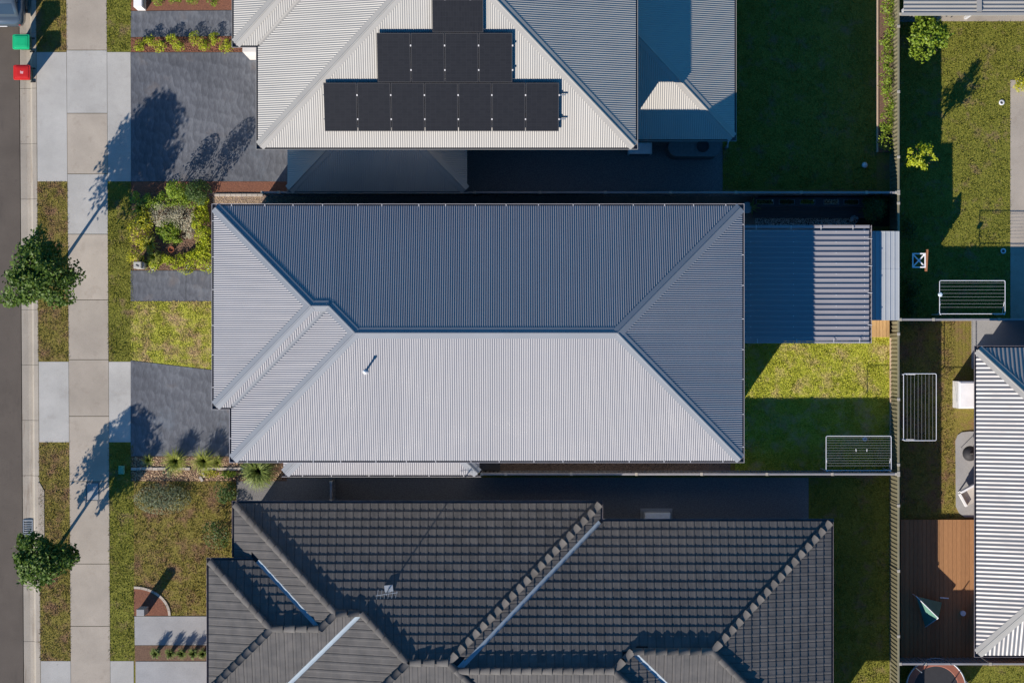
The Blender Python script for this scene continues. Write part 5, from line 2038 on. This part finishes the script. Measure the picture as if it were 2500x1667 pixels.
m = MB()
m.loft([carring(yr + d, w, zr + lo, zr + hi, r_) for d, w, lo, hi, r_ in ((0.0, .66, .42, .78, .10), (.06, .80, .33, .92, .14), (.22, .87, .26, .97, .16), (.6, .90, .22, 1.0, .18), (1.6, .91, .20, .98, .18), (2.7, .91, .20, .96, .18), (3.6, .89, .22, .90, .18), (4.2, .84, .26, .80, .16), (4.42, .72, .34, .66, .1), (4.46, .6, .38, .6, .08))])
m.build('body', 'car_paint', ct, True)
m = MB()
m.loft([carring(yr + d, w, zr + .8, zr + hi, r_) for d, w, hi, r_ in ((.30, .76, .98, .08), (.75, .72, 1.36, .16), (1.2, .70, 1.45, .2), (2.1, .70, 1.46, .2), (2.6, .70, 1.38, .18), (3.25, .74, .98, .08))])
cb_ = subparent(m.build('cabin', 'car_paint', ct, True))
m = MB()
m.quad((cx - .62, yr + .36, zr + 1.03), (cx + .62, yr + .36, zr + 1.03), (cx + .56, yr + .72, zr + 1.345), (cx - .56, yr + .72, zr + 1.345))
m.build('rear_window', 'glass', cb_)
m = MB()
m.quad((cx - .62, yr + 3.22, zr + 1.03), (cx + .62, yr + 3.22, zr + 1.03), (cx + .56, yr + 2.66, zr + 1.375), (cx - .56, yr + 2.66, zr + 1.375))
m.build('windscreen', 'glass', cb_)
for s in (-1, 1):
    MB().box(cx + s * .735 - .012, yr + .8, zr + 1.0, cx + s * .735 + .012, yr + 2.6, zr + 1.26).build('side_window', 'glass', cb_)
    MB().box(cx + s * .66 - .11, yr + .02, zr + .62, cx + s * .66 + .11, yr + .14, zr + .78, bev=.02).build('tail_light', 'lamp_red', ct)
    for d in (.85, 3.5):
        w_ = subparent(MB().tube([(cx + s * .72, yr + d, zr + .32), (cx + s * .915, yr + d, zr + .32)], .32, 20).build('wheel', 'rubber', ct))
        MB().tube([(cx + s * .90, yr + d, zr + .32), (cx + s * .92, yr + d, zr + .32)], .2, 16).build('rim', 'chrome', w_)
MB().box(cx - .26, yr - .012, zr + .55, cx + .26, yr + .04, zr + .66).build('number_plate', 'plastic_white', ct)

# drain grate and lintel, pits
dg = thing('storm_drain', 'steel storm drain grate in the gutter beside the lower street tree', 'drain', W(67, 1290))
a = pxrect(56, 1268, 80, 1318, -0.1)
m = MB()
m.box(a[0], a[1], -.13, a[2], a[1] + .03, -.088).box(a[0], a[3] - .03, -.13, a[2], a[3], -.088)
m.box(a[0], a[1] + .03, -.13, a[0] + .03, a[3] - .03, -.089).box(a[2] - .03, a[1] + .03, -.13, a[2], a[3] - .03, -.089)
m.build('frame', 'galv', dg)
for k in range(9):
    y = a[1] + .05 + k * (a[3] - a[1] - .1) / 8
    MB().box(a[0] + .03, y - .012, -.125, a[2] - .03, y + .012, -.092).build('bar', 'galv', dg)
MB().prism([tuple(W(x, y)[:2]) for x, y in ((92.5, 1178), (97, 1178), (108, 1198), (108.5, 1310), (94, 1330))], -.05, .03).build('lintel', 'concrete_warm', dg)
pc = thing('service_pit', 'rectangular dark framed service pit cover in the footpath', 'pit cover', W(226, 1199))
a = pxrect(210, 1177, 242, 1222, .03)
m = MB()
m.box(a[0], a[1], 0, a[2], a[1] + .03, .030).box(a[0], a[3] - .03, 0, a[2], a[3], .030).box(a[0], a[1] + .03, 0, a[0] + .03, a[3] - .03, .0295).box(a[2] - .03, a[1] + .03, 0, a[2], a[3] - .03, .0295)
m.build('frame', 'iron', pc)
MB().box(a[0] + .035, a[1] + .035, 0, a[2] - .035, a[3] - .035, .027).build('lid', 'concrete_grey', pc)
gp = thing('service_box', 'small green service box in the grass beside the footpath', 'service box', W(296, 1147))
a = pxrect(289, 1137, 303, 1157, .2)
MB().box(a[0], a[1], 0, a[2], a[3], .2, bev=.02).build('body', 'pit_green', gp)
MB().box(a[0] + .04, a[1] + .05, .201, a[2] - .04, a[3] - .05, .212, bev=.004).build('lid', 'pit_green', gp)

# ================================================================== the yards at the right
c2 = thing('clothes_line', 'white folding clothes line in the shade above the yard fence', 'clothes line', W(2372, 765))
clothesline(c2, 2294, 685, 2454, 766, 1.75, 8)
q = W(2296, 719, 1.75)
tag(MB().lathe([(0.0, -.08), (.06, -.07), (.085, 0.0), (.06, .06), (0.0, .07)], (q.x, q.y, 1.73), 16).build('peg_basket', 'plastic_blue'), 'round pale peg basket on the shaded clothes line above the yard fence', 'peg basket')
c3_ = thing('clothes_line', 'clothes line standing lengthwise against the fence in the lower right yard', 'clothes line', W(2210, 993))
clothesline(c3_, 2206, 912, 2286, 1075, 1.75, 8, vertical=True, fold='W')
# X braced frame with an orange board
q0, q1 = W(2227, 654, 1.4), W(2260, 618, 1.4)
xt = thing('braced_table', 'small square X braced white table with an orange brown board at its side', 'table', ((q0.x + q1.x) / 2, (q0.y + q1.y) / 2, 0))
m = MB()
w = .045
m.box(q0.x, q0.y, 1.38, q1.x, q0.y + w, 1.42).box(q0.x, q1.y - w, 1.38, q1.x, q1.y, 1.42).box(q0.x, q0.y + w, 1.38, q0.x + w, q1.y - w, 1.419).box(q1.x - w, q0.y + w, 1.38, q1.x, q1.y - w, 1.419)
m.build('frame', 'white_paint', xt)
for s in (1, -1):
    cxm, cym = (q0.x + q1.x) / 2, (q0.y + q1.y) / 2
    MB().box(cxm - .3, cym - .025, 1.365 + .006 * s, cxm + .3, cym + .025, 1.385 + .006 * s, rot=s * .82).build('brace', 'white_paint', xt)
MB().box(cxm - .06, cym - .06, 0, cxm + .06, cym + .06, 1.36).build('post', 'timber_orange', xt)
MB().box(q1.x + .01, q0.y - .12, 1.2, q1.x + .07, q1.y + .13, 1.45, rot=-.05).build('board', 'timber_orange', xt)
for (x, y, lb) in ((2445, 251, 'round white capped pipe in the sunny upper right lawn'), (2449, 613, 'round white capped pipe in the shaded part of the upper right lawn')):
    p = W(x, y)
    t = thing('pipe_cap', lb, 'pipe cap', p, 'pipe caps in the upper right lawn')
    MB().lathe([(.10, -.02), (.10, .05), (.06, .06), (.055, .02), (0, .02)], (p.x, p.y, 0), 20).build('collar', 'plastic_white', t)
    MB().lathe([(.053, .0), (.053, .028), (0, .03)], (p.x, p.y, .0), 16).build('lid', 'iron', t)
p = W(2110, 404)
bl = thing('ball', 'white ball lying on the shaded lawn behind the solar panel house', 'ball', p)
m = MB()
m.lathe([(.11 * math.sin(t), .11 - .11 * math.cos(t)) for t in np.linspace(0, math.pi, 12)], (p.x, p.y, .01), 20)
m.build('shell', 'plastic_white', bl, True)
m = MB()
m.tube([(p.x + .112 * math.cos(t), p.y + .112 * math.sin(t) * .6, .12 + .112 * math.sin(t) * .8) for t in np.linspace(0, 2 * math.pi, 24)], .004, 5, False)
m.build('seam', 'galv', bl)

# deck, patio slab and furniture of the lower right yard
dk = thing('timber_deck', 'orange brown timber deck partly in shade beside the rear house', 'deck', W(2295, 1430))
a = pxrect(2199, 1268, 2410, 1608, .16)
nb = 20
w = (a[2] - a[0]) / nb
bm_ = MB().box(0, 0, .12, w - .006, a[3] - a[1], .16, bev=.004).mesh('board')
for k in range(nb):
    o = link('board', bm_, 'deck_timber', dk)
    o.location = (a[0] + k * w, a[1], 0)
MB().box(a[0], a[1] + .02, 0, a[2], a[3] - .02, .117).build('joists', 'deck_dark', dk)
poly = [(2333, 1075), (2338, 1062), (2348, 1055), (2366, 1053), (2420, 1053), (2420, 1262), (2355, 1262), (2342, 1252), (2334, 1236)]
slab_px('patio_slab', poly, -.03, .05, 'concrete_grey')
a = pxrect(2341, 931, 2395, 997, 1.2)
hw = thing('storage_cabinet', 'white outdoor cabinet under the eave of the rear house', 'cabinet', ((a[0] + a[2]) / 2, (a[1] + a[3]) / 2, 0))
MB().box(a[0], a[1], 0, a[2], a[3], 1.18, bev=.02).build('body', 'plastic_white', hw)
MB().box(a[0] + .05, a[1] + .05, 1.181, a[2] - .05, a[3] - .05, 1.2, bev=.008).build('lid', 'white_paint', hw)
p = W(2366, 1106, .5)
kt = thing('kettle_barbecue', 'round dark kettle barbecue on the pale patio slab', 'barbecue', (p.x, p.y, 0))
MB().lathe([(.05, .35), (.2, .42), (.27, .58), (.28, .62), (.26, .72), (.16, .82), (.03, .86), (0, .86)], (p.x, p.y, .05), 22).build('kettle', 'mat_black', kt, True)
for k in range(3):
    t = 2.1 * k + .3
    MB().tube([(p.x + .15 * math.cos(t), p.y + .15 * math.sin(t), .45), (p.x + .28 * math.cos(t), p.y + .28 * math.sin(t), .05)], .012, 6).build('leg', 'chrome', kt)
MB().box(p.x - .06, p.y - .02, .91, p.x + .06, p.y + .02, .94).build('handle', 'chrome', kt)
p = W(2369, 1208, .45)
ch = thing('outdoor_chair', 'white outdoor armchair turned askew on the pale patio slab', 'chair', (p.x, p.y, 0))
an_ = .5
MB().box(p.x - .3, p.y - .3, .38, p.x + .3, p.y + .3, .46, rot=an_, piv=(p.x, p.y)).build('seat', 'cloth_cream', ch)
MB().box(p.x - .3, p.y + .26, .46, p.x + .3, p.y + .33, .85, rot=an_, piv=(p.x, p.y)).build('backrest', 'plastic_white', ch)
for s in (-1, 1):
    MB().box(p.x + s * .34 - .035, p.y - .28, .38, p.x + s * .34 + .035, p.y + .25, .62, rot=an_, piv=(p.x, p.y)).build('armrest', 'plastic_white', ch)
    for s2 in (-1, 1):
        MB().box(p.x + s * .27 - .02, p.y + s2 * .25 - .02, .05, p.x + s * .27 + .02, p.y + s2 * .25 + .02, .378, rot=an_, piv=(p.x, p.y)).build('leg', 'plastic_white', ch)
# folded shade tent on the deck
A_, B_, C_ = W(2237, 1455, .9), W(2291, 1508, .9), W(2259, 1530, .2)
tn = thing('shade_tent', 'grey green triangular shade tent standing on the dark end of the deck', 'tent', (C_.x, C_.y, .16))
m = MB()
A0, B0 = Vector((A_.x, A_.y, .18)), Vector((B_.x, B_.y, .18))
D_ = W(2300, 1470, .2)
m.v = [tuple(A_), tuple(B_), (C_.x, C_.y, .18), (D_.x, D_.y, .18)]
m.f = [(0, 2, 1), (0, 1, 3)]
m.build('cloth', 'cloth_green', tn)
MB().tube([A_, B_], .018, 8).build('ridge_pole', 'white_metal', tn)
MB().tube([B_, (C_.x, C_.y, .18)], .018, 8).build('pole', 'white_metal', tn)
MB().tube([A_, (A_.x, A_.y, .16)], .018, 8).build('pole', 'white_metal', tn)
p = W(2349, 1495, .2)
bk = thing('bucket', 'round pale blue bucket lid on the shaded deck', 'bucket', (p.x, p.y, .16))
MB().lathe([(.075, 0), (.095, .22)], (p.x, p.y, .162), 18).build('body', 'plastic_blue', bk)
MB().lathe([(.10, .22), (.10, .245), (0, .25)], (p.x, p.y, .162), 18).build('lid', 'plastic_blue', bk)
q = W(2306, 1459, .2)
tag(MB().box(q.x - .16, q.y - .02, .162, q.x + .16, q.y + .02, .2, rot=-.08).build('timber_offcut', 'white_paint'), 'short white length of timber lying on the shaded deck', 'timber')
# trampoline
p = W(2285, 1680, .75)
tr = thing('trampoline', 'round trampoline with dark mat cut off by the lower right edge', 'trampoline', (p.x, p.y, 0))
ring = [(p.x + 1.1 * math.cos(t), p.y + 1.1 * math.sin(t), .75) for t in np.linspace(0, 2 * math.pi, 49)]
MB().tube(ring, .03, 8, False).build('frame', 'galv', tr, True)
m = MB()
m.lathe([(1.08, .755), (.84, .77), (.82, .755)], (p.x, p.y, 0), 48)
m.f = [f for f in m.f if len(f) == 4]
m.build('pad', 'pad_rust', tr)
MB().lathe([(.82, .74), (.5, .725), (0.0, .72)], (p.x, p.y, 0), 40).build('mat', 'mat_black', tr)
for k in range(6):
    t = k * math.pi / 3 + .25
    MB().tube([(p.x + 1.12 * math.cos(t), p.y + 1.12 * math.sin(t), 0), (p.x + 1.12 * math.cos(t), p.y + 1.12 * math.sin(t), 2.2)], .02, 6).build('post', 'galv', tr)
